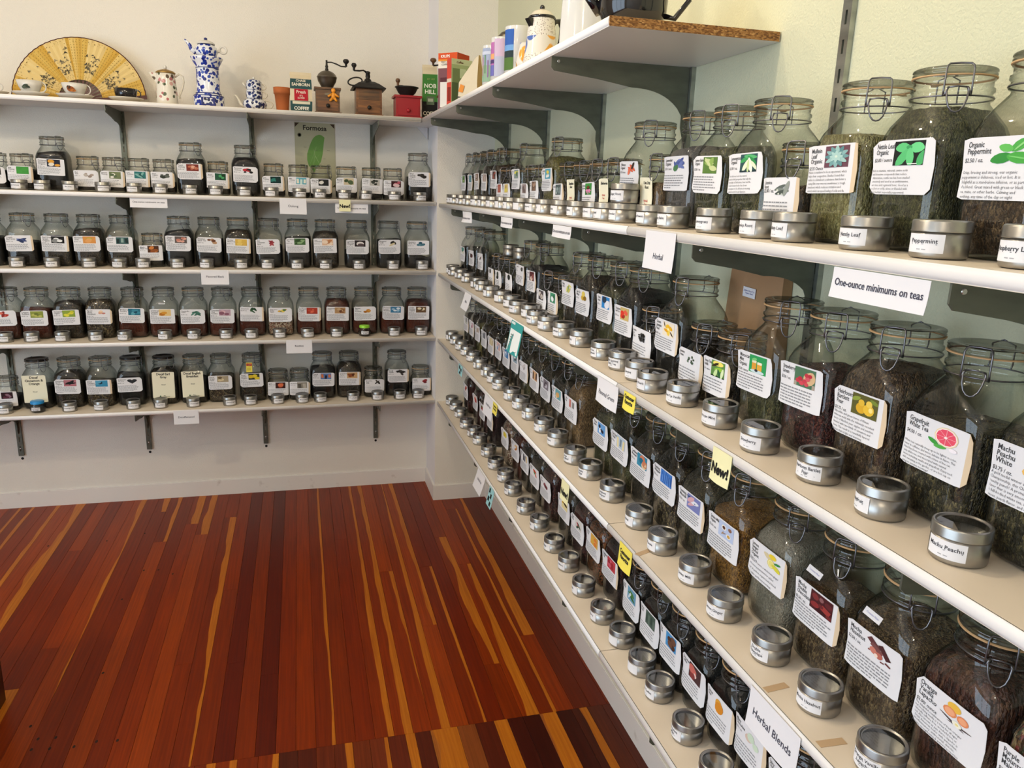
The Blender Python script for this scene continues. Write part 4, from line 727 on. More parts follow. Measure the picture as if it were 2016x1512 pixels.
 ('R2',-0.112,-1.077,'B','hay',0.30,('yellow flower', '8a9a98', 'e0d860,5f7a50', 4, 'l'),'Catnip|Leaf',''),
 ('R2',-0.112,-1.479,'B','olv',0.97,('aqua chamomile', '5aa0b8', 'e8e8e0,e0c850', 5, 'o'),'Chamomile|Flower',''),
 ('R2',-0.112,-2.162,'B','hib',0.42,('orange hibiscus', None, 'd8664a,e0785a,3a2a22', 5, 'l'),'Hibiscus|Organic','$2.50 /ounce'),
 ('R2',-0.112,-2.425,'B','lav',0.85,('blue lavender', None, '4a5a98,6a78b0,4a7a50', 8, 'l'),'Lavender|Organic','$2.50 / ounce'),
 ('R2',-0.112,-2.563,'B','grn',0.85,('green herb', '5a7a3a', '8aa858,c8d098', 6, 'l'),'Lemon Balm|Organic','$2.50 / oz.'),
 ('R2',-0.112,-2.712,'B','grn',0.42,'lemongrass','Lemongrass|Organic','$2.00 / oz.'),
 ('R2',-0.112,-2.962,'B','hay',0.85,'mullein','Mullein|Leaf|Organic','$2.35 Ounce'),
 ('R2',-0.112,-3.112,'B','grn',1.00,'nettle','Nettle Leaf|Organic','$2.00 / ounce'),
 ('R2',-0.112,-3.275,'B','brk',0.70,'peppermint','Organic|Peppermint','$2.50 / oz.'),
 ('R2',-0.130,-0.842,'S','drk',0.70,('red root', 'a85a50', '7a3a34,c88a78', 3, 's'),'Sassafras|Bark',''),
 ('R2',-0.130,-0.955,'S','blk',0.60,('yellow ginger', 'd8c080', 'e0d060,b89a50', 3, 'o'),'Ginger|Root',''),
 ('R2',-0.130,-1.215,'S','drk',0.65,('grey bark', '9a8a88', '6a5a58', 3, 'o'),'Cloves|Whole',''),
 ('R2',-0.130,-1.340,'S','drk',0.70,('brown seed', '6a5448', '8a6a58,4a3830,a88a78', 7, 'o'),'Cloves|Organic',''),
 ('R2',-0.130,-1.615,'S','brk',0.75,('grey stone', '4f5a5c', '9aa8a8,7a8888', 6, 'o'),'Coltsfoot|Leaf',''),
 ('R2',-0.130,-1.750,'S','drk',0.60,'cream','Dandelion|Root','Herbal|Teas'),
 ('R2',-0.130,-1.890,'S','drk',0.70,'echinacea','Echinacea|Purpurea',''),
 ('R2',-0.130,-2.020,'S','drk',0.55,'cream','Elderberries','Herbal|Teas'),
 ('R2',-0.130,-2.293,'S','tan',0.80,'cream','Uva Ursi|Root','Herbal|Teas'),
 ('R2',-0.130,-2.837,'S','brk',0.75,'licorice','Licorice|Root|$2.00 / oz.',''),
 ('R3',-0.112,-0.081,'B','blk',0.70,('teal dish', 'd8d4c8', '2f6a60,55908a', 2, 'o'),'Nilgiri and|White|Organic',''),
 ('R3',-0.112,-0.300,'B','drk',0.50,('dark crescent', None, '3a2424,55302f', 2, 'o'),'White|Peony',''),
 ('R3',-0.112,-0.500,'B','drk',0.60,('brown spoon', None, '4a3430,6a4a40', 2, 'l'),'Silver|Needle',''),
 ('R3',-0.112,-1.182,'B','drk',0.70,('grey oval', None, '4a4a48,6a6a66', 1, 'o'),'Gunpowder|Green|Organic',''),
 ('R3',-0.112,-1.339,'B','blk',0.85,('dark red dish', '5a2a2c', 'e0c8b8,8a4a48', 2, 'o'),'Genmai|Cha|Organic',''),
 ('R3',-0.112,-1.745,'B','drk',0.82,('pale yellow flower', None, 'e0d878,d0c860,98a868', 4, 'l'),'Mango|Green',''),
 ('R3',-0.112,-1.880,'B','drk',0.95,('golden fruit', None, 'c8a030,e0c860,8a6a20', 3, 'o'),'Green Tea|& Mango','$2.00 / oz.'),
 ('R3',-0.112,-2.057,'B','grn',0.85,('bright blue sky', '2f84c8', 'e8e8f0,2a3a50', 2, 'o'),'Green|Grove','$2.50 / oz.'),
 ('R3',-0.112,-2.192,'B','blk',0.95,('red pomegranate', 'c8b070', 'd83a2a,e8604a,a02a20', 5, 'o'),'Pomegranate|Green Tea','$2.50 / oz.'),
 ('R3',-0.112,-2.441,'B','blk',0.60,'vanilla','Green|Jasmine|Pearl','$6.00 / oz.'),
 ('R3',-0.112,-2.815,'B','grn',0.45,'moroccan','Moroccan|Mint|Organic','$2.00 / ounce'),
 ('R3',-0.112,-2.955,'B','red',0.68,'strawberry','Strawberry|Green','$2.50 / oz.'),
 ('R3',-0.112,-3.100,'B','brk',0.95,'pear','Heirloom|Bartlett|Pear','$3.75 / oz.'),
 ('R3',-0.112,-3.250,'B','grn2',0.68,'grapefruit','Grapefruit|White Tea','$4.50 / oz.'),
 ('R3',-0.112,-3.395,'B','grn2',0.75,'peach','Machu|Peachu|White','$3.75 / oz.'),
 ('R3',-0.130,-0.730,'S','grn',0.50,('dark curl', None, '2a2a28,4a4a44', 2, 'o'),'Snow|Dragon',''),
 ('R3',-0.130,-0.860,'S','drk',0.50,('dark crescent', None, '2a2e2a,44483f', 2, 'o'),'Jade|Snow',''),
 ('R3',-0.130,-1.030,'S','blk',0.60,('black round', None, '22261f,3a3f34', 1, 'o'),'Black|Pearl',''),
 ('R3',-0.130,-1.475,'S','blk',0.55,('dark cup', '4a4448', 'd8d0c8,8a7a70', 3, 'o'),'Lung|Ching',''),
 ('R3',-0.130,-1.607,'S','grn',0.50,('green hill', '3f8a68', '2f6a4a,e8eef0', 4, 'o'),'Misty|Hill',''),
 ('R3',-0.130,-2.316,'S','blk',0.85,('speckled', None, '222,333,111,444', 40, 'o'),'Sencha|Tea|$2 oz.',''),
 ('R3',-0.130,-2.572,'S','grn',0.60,('dark green', None, '4a5a48,3a4a3a,5f705c', 12, 'o'),'Jasmine|Green',''),
 ('R3',-0.130,-2.685,'S','drk',0.60,'greenvanilla','Green Tea|Vanilla','$2.50 ounce'),
 ('R4',-0.112,-0.200,'B','drk',0.80,('pale', 'c8c8c0', '999', 2, 'o'),'Chai|Green',''),
 ('R4',-0.112,-0.335,'B','drk',0.80,('pink flower', None, 'b88a98,d8b0b8', 3, 'o'),'Cherry|Green',''),
 ('R4',-0.112,-0.471,'B','olv',0.80,('brown toast', None, 'b8a088,8a7050', 3, 's'),'Coconut|Green',''),
 ('R4',-0.112,-0.608,'B','drk',0.85,('dark person', 'c8c8c8', '3a4050', 2, 's'),'Kyoto|Cherry',''),
 ('R4',-0.112,-0.743,'B','drk',0.80,('tan bottle', 'd8c8a0', 'b89a58,e8e0c8', 3, 's'),'Citron|Green',''),
 ('R4',-0.112,-0.879,'B','drk',0.70,('pink shore', 'd8b0a8', '8aa0c0,e8d0c8', 3, 'o'),'Lychee|Green',''),
 ('R4',-0.112,-1.014,'B','drk',0.70,('blue harbour', '3f78b0', 'e8e8f0,8aa8c8', 4, 'o'),'Moonlight|Green',''),
 ('R4',-0.112,-1.150,'B','drk',0.65,('grey mountain', '8aa0b0', '4a5a60,d8dce0', 3, 'l'),'Mountain|Mist',''),
 ('R4',-0.112,-1.285,'B','grn',0.70,('grey lotus', None, 'b0a8a8,d0c8c8', 4, 'l'),'Peony|Green',''),
 ('R4',-0.112,-1.421,'B','mix',0.90,('evening tower', 'c89a70', '2a2630,d8b080', 3, 's'),'Paris|Green',''),
 ('R4',-0.112,-1.556,'B','mix',0.85,('grey goat', '8a8088', '5a5058,d0c8d0', 3, 'o'),'Mate|Roasted',''),
 ('R4',-0.112,-1.692,'B','drk',0.80,('aqua dish', '6aa0a8', 'd8a868,e8d8b8', 3, 'o'),'Sunrise|Mate','$2.00 / oz.'),
 ('R4',-0.112,-1.827,'B','tan',1.00,('pink stirrer', None, 'c87a70,8a8a88', 2, 's'),'Yerba|Mate',''),
 ('R4',-0.112,-2.084,'B','grn',0.85,('blue balloon', '6aa0d8', '2a2a3a,e8eef8', 5, 'o'),'Winter|Sunset',''),
 ('R4',-0.112,-2.220,'B','grn',0.45,('grey window', 'b8c8d8', 'e8d8a8,7a8a98', 3, 's'),'Blue Eyes|Herbal','$2.50 oz.'),
 ('R4',-0.112,-2.355,'B','drk',0.85,('turquoise bay', '3a8aa8', 'c87a58,1f6a88,e0c8a0', 4, 'o'),'Caribbean|Moonset','$2.50 oz.'),
 ('R4',-0.112,-2.490,'B','mix',0.62,('blue grass', '3f78c8', '6a9ae0,2a58a8', 12, 's'),'Evening|Whisper','$2.50 oz.'),
 ('R4',-0.112,-2.626,'B','grn2',0.78,('violet mountain', '7a80b8', 'd8a8b0,2a4a68,e8e8f0', 4, 'l'),'Evening in|Missoula','$2.50 / oz.'),
 ('R4',-0.112,-2.765,'B','gld',0.80,'golden','Golden Milk|Organic','$2.50 / oz.'),
 ('R4',-0.112,-2.920,'B','gry',0.97,'lemon','Lemon|Ginger|Herbal|Organic','$2.50 / oz.'),
 ('R4',-0.112,-3.065,'B','brk2',0.60,'chocolate','Mocha|Double|Chocolate','$2.50 / oz.'),
 ('R4',-0.112,-3.205,'B','brk2',0.78,'hazelnut','Mocha|Hazelnut','$2.50 / oz.'),
 ('R4',-0.112,-3.345,'B','bark',0.97,'orange','Orange|Vanilla|Lapacho','$2.00/ ounce'),
 ('R4',-0.112,-3.485,'B','pot',0.85,'purple','Purple|Mountains|Majesty','$2.50 / oz.'),
 ('R5',-0.112,-0.220,'B','red',0.80,('red apple', None, 'a83a30,c85a48', 3, 'o'),'Apple|Cider',''),
 ('R5',-0.112,-0.455,'B','red',0.85,('red pepper', 'e8d0c8', 'a82a24,c84a3a', 4, 'o'),'Berry|Fruit',''),
 ('R5',-0.112,-0.605,'B','red',0.90,('red cherry', None, 'b02a34,8a1f2a,5a7a40', 4, 'o'),'Cherry|Fruit',''),
 ('R5',-0.112,-0.765,'B','hib',0.90,('tan basket', None, 'b89a70,8a7050', 3, 'o'),'Elder|Fruit',''),
 ('R5',-0.112,-1.035,'B','nut',0.95,('yellow lemon', None, 'e0d050,d8c040', 2, 'o'),'Lemon|Fruit',''),
 ('R5',-0.112,-1.204,'B','roo',0.95,('orange spoon', None, 'c8803a,e8c890', 3, 'l'),'Orange|Fruit',''),
 ('R5',-0.112,-1.340,'B','drk',0.80,('dark bottle', None, '2a2a30,4a4a55,d8b870', 3, 's'),'Mulled|Fruit',''),
 ('R5',-0.112,-1.475,'B','drk',0.85,('orange pepper', None, 'd8603a,4a8a40,c84a30', 3, 'l'),'Garden|Fruit',''),
 ('R5',-0.112,-1.611,'B','red',0.97,('dark cherry', None, '4a1a20,6a2a30,8a4a50', 3, 'o'),'Black|Cherry',''),
 ('R5',-0.112,-1.809,'B','drk',0.75,('yellow banana', 'e8d8a0', 'e0b830,c89a28,3a2a1a', 3, 'l'),'Tropical|Fruit',''),
 ('R5',-0.112,-1.945,'B','red',0.90,('green melon', 'd8d4d0', '2a4a34,c8505a', 3, 'l'),'Water|Melon',''),
 ('R5',-0.112,-2.080,'B','pot2',0.92,('yellow sun', 'd8a848', 'e0803a,e8d068', 3, 'o'),'Sunny|Fruit',''),
 ('R5',-0.112,-2.216,'B','hib',0.90,('red raspberry', 'c0404a', 'd86070,a02a34', 9, 'o'),'Raspberry|Fruit',''),
 ('R5',-0.130,-2.370,'M','blk',0.90,('green valley', '6a9ab8', '4a7a40,3a6a34,c8d8e0', 4, 'l'),'Costa|Valley',''),
 ('R5',-0.130,-2.484,'M','blk',0.90,('dark forest', '4a5a50', '3a4a40,5f7064', 4, 's'),'Forest|Roast',''),
 ('R5',-0.130,-2.599,'M','blk',0.90,('brown bean', '4a90c8', '4a3026,6a4838', 4, 'o'),'Blue|Bean',''),
 ('R5',-0.130,-2.713,'M','blk',0.90,('red jam', '4a3030', 'c86a60,e8c8c0,8a3a38', 4, 'o'),'Chocolate|Coffee',''),
 ('R5',-0.130,-2.828,'M','blk',0.90,('orange slice', None, 'e0a038,d88a28', 2, 'o'),'Citrus|Chai',''),
 ('R5',-0.130,-2.942,'M','blk',0.90,('pale plain', None, 'cfe0c8,d8c0b0', 3, 'o'),'Minty|Chocolate','$2.50 / oz.'),
 ('R5',-0.130,-3.057,'M','blk',0.90,('plain', 'ddd', 'bbb', 2, 'o'),'Spicy|Chai',''),
]
# tins: shelf, x, y, title
TINS=[
 ('L2',-0.379,0.072,'Wuyi Oolong'),
 ('L2',-0.511,0.072,'White Pomegranate'),
 ('L2',-0.658,0.072,'Ti Kuan'),
 ('L2',-0.764,0.072,'Monkey Oolong'),
 ('L2',-0.887,0.072,'Milky Silk'),
 ('L2',-0.985,0.072,'Milk Oolong'),
 ('L2',-1.118,0.072,'Jade Oolong'),
 ('L2',-1.248,0.072,'Formosa Oolong'),
 ('L2',-1.379,0.072,'Spiced Oolong'),
 ('L2',-1.496,0.072,'Peach Oolong'),
 ('L2',-1.629,0.072,'Wuyi Organic'),
 ('L2',-1.744,0.072,'Iron Goddess'),
 ('L2',-1.879,0.072,'Jasmine Oolong'),
 ('L2',-2.018,0.072,'Shui Xian'),
 ('L2',-2.133,0.072,'Formosa Smoked'),
 ('L2',-2.227,0.072,'Jade Oolong'),
 ('L3',-0.366,0.075,'Blueberry Black'),
 ('L3',-0.519,0.075,'Madagascar Vanilla'),
 ('L3',-0.696,0.075,'Lavender Morning'),
 ('L3',-0.865,0.075,'Lady Londonderry'),
 ('L3',-1.008,0.075,'Ice Wine'),
 ('L3',-1.152,0.075,'Hot Cinnamon'),
 ('L3',-1.280,0.075,'Honey Black'),
 ('L3',-1.441,0.075,'Hazelnut Black'),
 ('L3',-1.577,0.075,'Ginger Peach'),
 ('L3',-1.733,0.075,'Maple Black'),
 ('L3',-1.837,0.075,'French Blend'),
 ('L3',-1.971,0.075,'Nectarine Grey'),
 ('L3',-2.129,0.075,'Earl Grey'),
 ('L3',-2.276,0.075,'Cream Earl'),
 ('L4',-0.369,0.074,'Vanilla Rooibos'),
 ('L4',-0.515,0.074,'Provence Lemon'),
 ('L4',-0.818,0.074,'Snickerdoodle Rooibos'),
 ('L4',-0.967,0.074,'Just Peachy'),
 ('L4',-1.107,0.074,'Ginger Citrus'),
 ('L4',-1.246,0.074,'Earl Grey'),
 ('L4',-1.369,0.074,'Chocolate Chai'),
 ('L4',-1.523,0.074,'Chocolate Mint'),
 ('L4',-1.658,0.074,'Creme au'),
 ('L4',-1.842,0.074,'Blueberry Rooibos'),
 ('L4',-1.972,0.074,'Fig and'),
 ('L4',-2.118,0.074,'Honeybush Organic'),
 ('L4',-2.251,0.074,'Organic Rooibos'),
 ('L4',-2.362,0.074,'African Solstice'),
 ('L5',-0.385,0.074,'Decaf Cherry'),
 ('L5',-0.486,0.074,'Decaf Vanilla'),
 ('L5',-0.606,0.074,'Earl of'),
 ('L5',-0.739,0.074,'Decaf Peach'),
 ('L5',-0.911,0.074,'Decaf Paris'),
 ('L5',-1.006,0.074,"Mom's Blend"),
 ('L5',-1.131,0.074,'Decaf Mango'),
 ('L5',-1.267,0.074,'Decaf Lemon'),
 ('L5',-1.371,0.074,'Decaf Ginger'),
 ('L5',-1.548,0.074,'Decaf English'),
 ('L5',-1.703,0.074,'Decaf Earl'),
 ('L5',-1.831,0.074,'Decaf Cream'),
 ('L5',-1.978,0.074,'Decaf Constant'),
 ('L5',-2.121,0.074,'Darjeeling Decaf'),
 ('L5',-2.403,0.074,'Berry Decaf'),
 ('R2',-0.223,-0.036,'Alfalfa'),
 ('R2',-0.223,-0.106,'Barley'),
 ('R2',-0.223,-0.282,'Birch Bark'),
 ('R2',-0.223,-0.452,'Burdock'),
 ('R2',-0.223,-0.622,'Catnip'),
 ('R2',-0.223,-0.767,'Cats Claw'),
 ('R2',-0.223,-0.921,'Clover'),
 ('R2',-0.223,-1.070,'Pine'),
 ('R2',-0.223,-1.198,'Cloves'),
 ('R2',-0.223,-1.343,''),
 ('R2',-0.223,-1.498,'Cinnamon'),
 ('R2',-0.223,-1.625,'Root'),
 ('R2',-0.223,-1.779,'Dong'),
 ('R2',-0.223,-1.929,'Dandelion'),
 ('R2',-0.223,-2.062,'Elder Root'),
 ('R2',-0.223,-2.143,'Fennel'),
 ('R2',-0.223,-2.247,'Ginger Powder'),
 ('R2',-0.223,-2.411,'Lavender Flowers'),
 ('R2',-0.223,-2.521,'Lemon Balm'),
 ('R2',-0.223,-2.692,'Lemongrass'),
 ('R2',-0.223,-2.849,'Licorice Root'),
 ('R2',-0.223,-2.946,'Mullein Leaf'),
 ('R2',-0.223,-3.114,'Nettle Leaf'),
 ('R2',-0.223,-3.249,'Peppermint'),
 ('R2',-0.223,-3.382,'Raspberry Leaf'),
 ('R3',-0.220,-0.036,'White'),
 ('R3',-0.229,-0.135,'Russian Rose'),
 ('R3',-0.220,-0.266,'Jasmine'),
 ('R3',-0.220,-0.435,'Peony'),
 ('R3',-0.220,-0.644,'Silver'),
 ('R3',-0.224,-0.761,'Needle'),
 ('R3',-0.234,-0.955,'Snow'),
 ('R3',-0.225,-1.111,''),
 ('R3',-0.223,-1.247,'Green'),
 ('R3',-0.239,-1.392,'Gunpowder'),
 ('R3',-0.220,-1.487,'Genmai'),
 ('R3',-0.240,-1.625,'Plum Oolong'),
 ('R3',-0.236,-1.738,'Spring'),
 ('R3',-0.225,-1.860,'Green Tea Mango'),
 ('R3',-0.220,-2.001,'Citrus'),
 ('R3',-0.220,-2.171,'Green Tea|Pomegranate'),
 ('R3',-0.221,-2.299,'Black Jasmine|Black Tea'),
 ('R3',-0.224,-2.411,'Jasmine'),
 ('R3',-0.242,-2.520,'Jasmine Pearls'),
 ('R3',-0.225,-2.633,'Green Tea Vanilla'),
 ('R3',-0.226,-2.788,'Moroccan Mint'),
 ('R3',-0.231,-2.933,'Strawberry'),
 ('R3',-0.220,-3.080,'Heirloom Bartlet|Pear'),
 ('R3',-0.220,-3.217,'Grapefruit'),
 ('R3',-0.220,-3.353,'Machu Peachu'),
 ('R4',-0.220,-0.043,'Chai'),
 ('R4',-0.220,-0.164,'Cherry'),
 ('R4',-0.220,-0.308,'Coconut'),
 ('R4',-0.220,-0.444,'Citron'),
 ('R4',-0.220,-0.581,'Lychee'),
 ('R4',-0.220,-0.734,'Moonlight'),
 ('R4',-0.220,-0.887,''),
 ('R4',-0.220,-1.001,'Peony'),
 ('R4',-0.225,-1.118,'Mates Toasted'),
 ('R4',-0.220,-1.281,'Mate'),
 ('R4',-0.220,-1.408,'Matcha'),
 ('R4',-0.220,-1.541,'Mates 7070'),
 ('R4',-0.220,-1.692,'Yerba'),
 ('R4',-0.220,-1.839,'Winter'),
 ('R4',-0.220,-2.002,'Siesta|Tea Blend'),
 ('R4',-0.220,-2.129,'Camelia|Herbal'),
 ('R4',-0.220,-2.292,'Caribbean|Moonset'),
 ('R4',-0.220,-2.462,'Evening'),
 ('R4',-0.224,-2.598,'In Missoula'),
 ('R4',-0.220,-2.742,'Golden Milk'),
 ('R4',-0.230,-2.879,'Lemon Ginger'),
 ('R4',-0.222,-3.021,'Double|Chocolate'),
 ('R4',-0.224,-3.157,'Mocha Hazelnut'),
 ('R4',-0.226,-3.296,'Orange Vanilla|Lapacho'),
 ('R5',-0.221,-0.076,'Apple Orchard'),
 ('R5',-0.220,-0.185,'Berry'),
 ('R5',-0.220,-0.316,'Cherry'),
 ('R5',-0.230,-0.506,'Currant'),
 ('R5',-0.222,-0.641,'Elder Berry'),
 ('R5',-0.220,-0.757,'Lemon'),
 ('R5',-0.220,-0.927,'Orange Cider'),
 ('R5',-0.227,-1.086,'Mulled'),
 ('R5',-0.223,-1.233,'Garden'),
 ('R5',-0.231,-1.377,'Black Cherry'),
 ('R5',-0.230,-1.553,'Tropical|Fruit'),
 ('R5',-0.223,-1.700,'Melon'),
 ('R5',-0.224,-1.864,'Mango'),
 ('R5',-0.220,-1.997,'Peach Melon'),
 ('R5',-0.228,-2.150,'Sunny'),
 ('R5',-0.227,-2.297,'Red Berry'),
 ('R5',-0.220,-2.415,''),
 ('R5',-0.220,-2.538,''),
 ('R5',-0.220,-2.637,'Irish Coffee'),
 ('R5',-0.223,-2.779,'Chocolate|Mint'),
 ('R5',-0.229,-2.908,'Chai'),
]


TEAN = {'blk': 'black tea', 'drk': 'dark tea', 'roo': 'red-brown tea', 'grn': 'green leaf', 'grn2': 'dark leaf', 'olv': 'olive flowers', 'hay': 'pale herb', 'tan': 'tan flakes', 'lav': 'grey buds', 'gld': 'golden pieces', 'red': 'dark fruit', 'mix': 'flecked tea', 'gry': 'grey-white pieces', 'brk': 'brown leaf', 'brk2': 'brown leaf', 'bark': 'red-brown bark', 'hib': 'purple-black petals', 'nut': 'nutty mix', 'pot': 'mixed petals', 'pot2': 'orange-brown mix'}
SHN = {'L': 'back-wall', 'R': 'green-wall'}
cnt = {}; JTOP = {}
for ji, (row, x, y, sz, tk, fill, pic, title, price) in enumerate(JARS):
    kindn = 'tall' if sz == 'B' else 'small'
    key = (row, kindn); cnt[key] = cnt.get(key, 0)+1
    d = 'cream' if pic in (None, 'cream') else (CUSTOM[pic][0] if isinstance(pic, str) else pic[0])
    lab = '%s %s jar from corner, %s %s shelf: %s, %s label' % (ORD[cnt[key]-1], kindn, ROWN[row], SHN[row[0]], TEAN[tk], d)
    j = thing('storage_jar', lab, 'jar', (x, y, ZR[row]+.0003), (0 if row[0] == 'L' else -PI/2)+rnd.uniform(-.012, .012), '%s clip-top jars on the %s %s shelf' % (kindn, ROWN[row], SHN[row[0]]))
    obj('glass_body', JM[sz, 'glass'], j)
    obj('loose_tea', tea_mesh(sz, round(fill*20)/20, tk, ji % 4), j)
    blk = title in ('Decaf|Cinnamon &|Orange', 'Decaf Earl|Gray', 'Decaf Cream|Earl Grey')
    obj('lid', JM[sz, 'blacklid' if blk else 'lid'], j)
    la = rnd.uniform(.45, .95)
    obj('gasket', JM[sz, 'gasket' if row[0] == 'R' or rnd.random() < .5 else 'gasket2'], j, (0, 0, 0), (0, 0, la+rnd.uniform(.3, 2.2)))
    obj('wire_bail', JM[sz, 'bail'], j, (0, 0, 0), (0, 0, la))
    make_label(j, sz, pic, title, price, ji*7+3)
    JTOP[title] = (x, y, ZR[row], sz, j)

# small tags stuck on single jars
def sticker(parent, name, w, h, loc, rot, mat, text=None, col=(.1,.1,.4), size=.005, stripes=None):
    mb = MB(); mb.box(-w/2, w/2, 0, .0005, -h/2, h/2, 0); o = obj(name, mb.mesh(name, [mat]), parent, loc, rot)
    m2 = MB(); mf = lambda x, z: (x, -.0003, z)
    for (x0, x1, z0, z1, c) in (stripes or []): m2.add([mf(x0, z0), mf(x1, z0), mf(x1, z1), mf(x0, z1)], [(0,1,2,3)], 0, srgb(c))
    if text: put_text(m2, mf, text, 0, h*.08 if '|' in text else -size*.3, size, col, 'CENTER', .006, w*.92)
    if m2.f: obj('lettering', m2.mesh('lettering', ['print']), o)
    return o
for ti in ('Mocha|Double|Chocolate', 'Mocha|Hazelnut'):
    sticker(JTOP[ti][4], 'sticker', .036, .012, (-.018, -.0632, .1715), (-.5, .05, 0), 'paper', 'Contains Nuts', (.35,.35,.6), .0045)
sticker(JTOP['Creme au|Caramel|Rooibos'][4], 'sticker', .030, .007, (.0, -.0628, .172), (-.55, 0, 0), 'paper', None, stripes=[(-.012, .012, -.0008, .0008, '888')])
sticker(JTOP['Decaf|Lemon|Organic'][4], 'hang_tag', .030, .052, (-.012, -.0685, .186), (.02, .02, 0), 'paper_yellow', None, stripes=[(-.0135, .0135, .008, .022, 'c8402a'), (-.010, .010, .0155, .0185, 'e8c8a0'), (-.008, .008, .0105, .0130, 'e8c8a0')]+[(-.011, .009, -.004-.004*k, -.0025-.004*k, 'b0a030') for k in range(4)])

# ------------------------------------------------------------------ sample tins
RT = .0338; HT = .047
mb = MB(); mb.lathe([(.0001, .0006), (RT-.004, .0006), (RT-.0015, .0012), (RT-.0005, .004), (RT-.0005, .034), (RT-.0012, .034), (RT-.0012, .003), (.0001, .0028)], 32); TBODY = mb.mesh('tin_body', ['tin_metal'])
mb = MB(); mb.lathe([(RT-.0002, .0325), (RT+.0006, .0325), (RT+.0007, .0335), (RT+.0003, .0345), (RT+.0003, .0445), (RT-.0005, .0462), (RT-.002, .047), (RT-.0035, .0465), (RT-.0045, .0448), (RT-.0062, .0445)], 32); TLID = mb.mesh('lid', ['tin_metal'])
mb = MB(); mb.lathe([(RT-.006, .0446), (.0001, .0447)], 32); TWIN = mb.mesh('clear_window', ['clear_window'])
def tin_label_geo(title, seed):
    rr = random.Random(seed); half = .74; zh = .0113; zc = .0185; n = 10; R_ = RT+.0003
    mp = lambda x, z, o=0: ((R_+o)*math.sin(x/RT), -(R_+o)*math.cos(x/RT), zc+z)
    mb = MB(); mb.loft([[mp(RT*half*(2*i/n-1), -zh), mp(RT*half*(2*i/n-1), zh)] for i in range(n+1)], 0, True, False, False, False)
    pm = MB(); mf = lambda x, z: mp(x, z, .0003)
    if title:
        two = '|' in title; s_ = .0075
        vs, fs = text_geo(title, s_, 'CENTER', .012); w = max(v[0] for v in vs)-min(v[0] for v in vs); k = min(1, 2*RT*half*.92/w)
        z0 = .0035 if two else .0005
        pm.add([mf(vx*k, z0+vz*min(1, k*1.15)) for vx, vz in vs], fs, 0, (.04,.04,.05))
        for li in range(2 if two else 1):
            ww = w*k/2*(.98 if li == 0 else .7); zz = z0-.0013-li*s_*.95*min(1, k*1.15)
            pm.add([mf(x, z) for x, z in ((-ww, zz-.0003), (0, zz-.0003), (ww, zz-.0003), (ww, zz+.0003), (0, zz+.0003), (-ww, zz+.0003))], [(0,1,4,5),(1,2,3,4)], 0, (.04,.04,.05))
        for wx in (-.004, .003): pm.add([mf(x, z) for x, z in ((wx-.003, -.0078), (wx+.002, -.0078), (wx+.002, -.0066), (wx-.003, -.0066))], [(0,1,2,3)], 0, (.4,.4,.42))
    return mb.mesh('paper_label', ['paper']), (pm.mesh('lettering', ['print']) if pm.f else None)
SUB = {'R2': 'Organic Herbal'}
tcnt = {}; TCACHE = {}
def make_tin(x, y, z, title, rz, label, group, seed, face=True):
    t = thing('sample_tin', label, 'tin', (x, y, z), rz, group)
    obj('tin_body', TBODY, t); l = obj('lid', TLID, t); obj('clear_window', TWIN, l)
    if face:
        pl, pt = tin_label_geo(title, seed); p = obj('paper_label', pl, t)
        if pt: obj('lettering', pt, p)
    return t
for ti, (row, x, y, title) in enumerate(TINS):
    tcnt[row] = tcnt.get(row, 0)+1
    rz = rnd.uniform(-.35, .35) if row[0] == 'L' else -PI/2+rnd.uniform(-.15, .22)
    if row[0] == 'R' and title in ('Golden Milk', 'Mocha Hazelnut', 'Machu Peachu', 'Green Tea Vanilla', 'Heirloom Bartlet|Pear', 'Black Jasmine|Black Tea', 'Strawberry', 'Lemon Ginger'): rz = -PI/2+.28
    if title in ('Grapefruit',): rz = -PI/2-.35
    make_tin(x, y, ZR[row]+.0003, title, rz, 'round silver sample tin, %s from the corner on the %s %s shelf' % (ORD[tcnt[row]-1], ROWN[row], SHN[row[0]]), 'sample tins on the %s %s shelf' % (ROWN[row], SHN[row[0]]), ti)
_st = [t for t in TINS if t[3] == 'Ginger Powder'][0]
make_tin(_st[1]+.001, _st[2]-.002, ZR['R2']+.0003+HT, 'Ginger Root', -PI/2+.35, 'round silver sample tin stacked on another tin, upper green-wall shelf', 'stacked sample tins', 901)
for nm, lb in (('Jade|Snow', 'far'), ('Black|Pearl', 'near')):
    x, y, z, sz, _j = JTOP[nm]
    make_tin(x, y, z+JH[sz]+.0006, '', 1.2, 'unlabelled silver tin on a small jar lid, the %s one of two' % lb, 'tins on jar lids', 902, False)
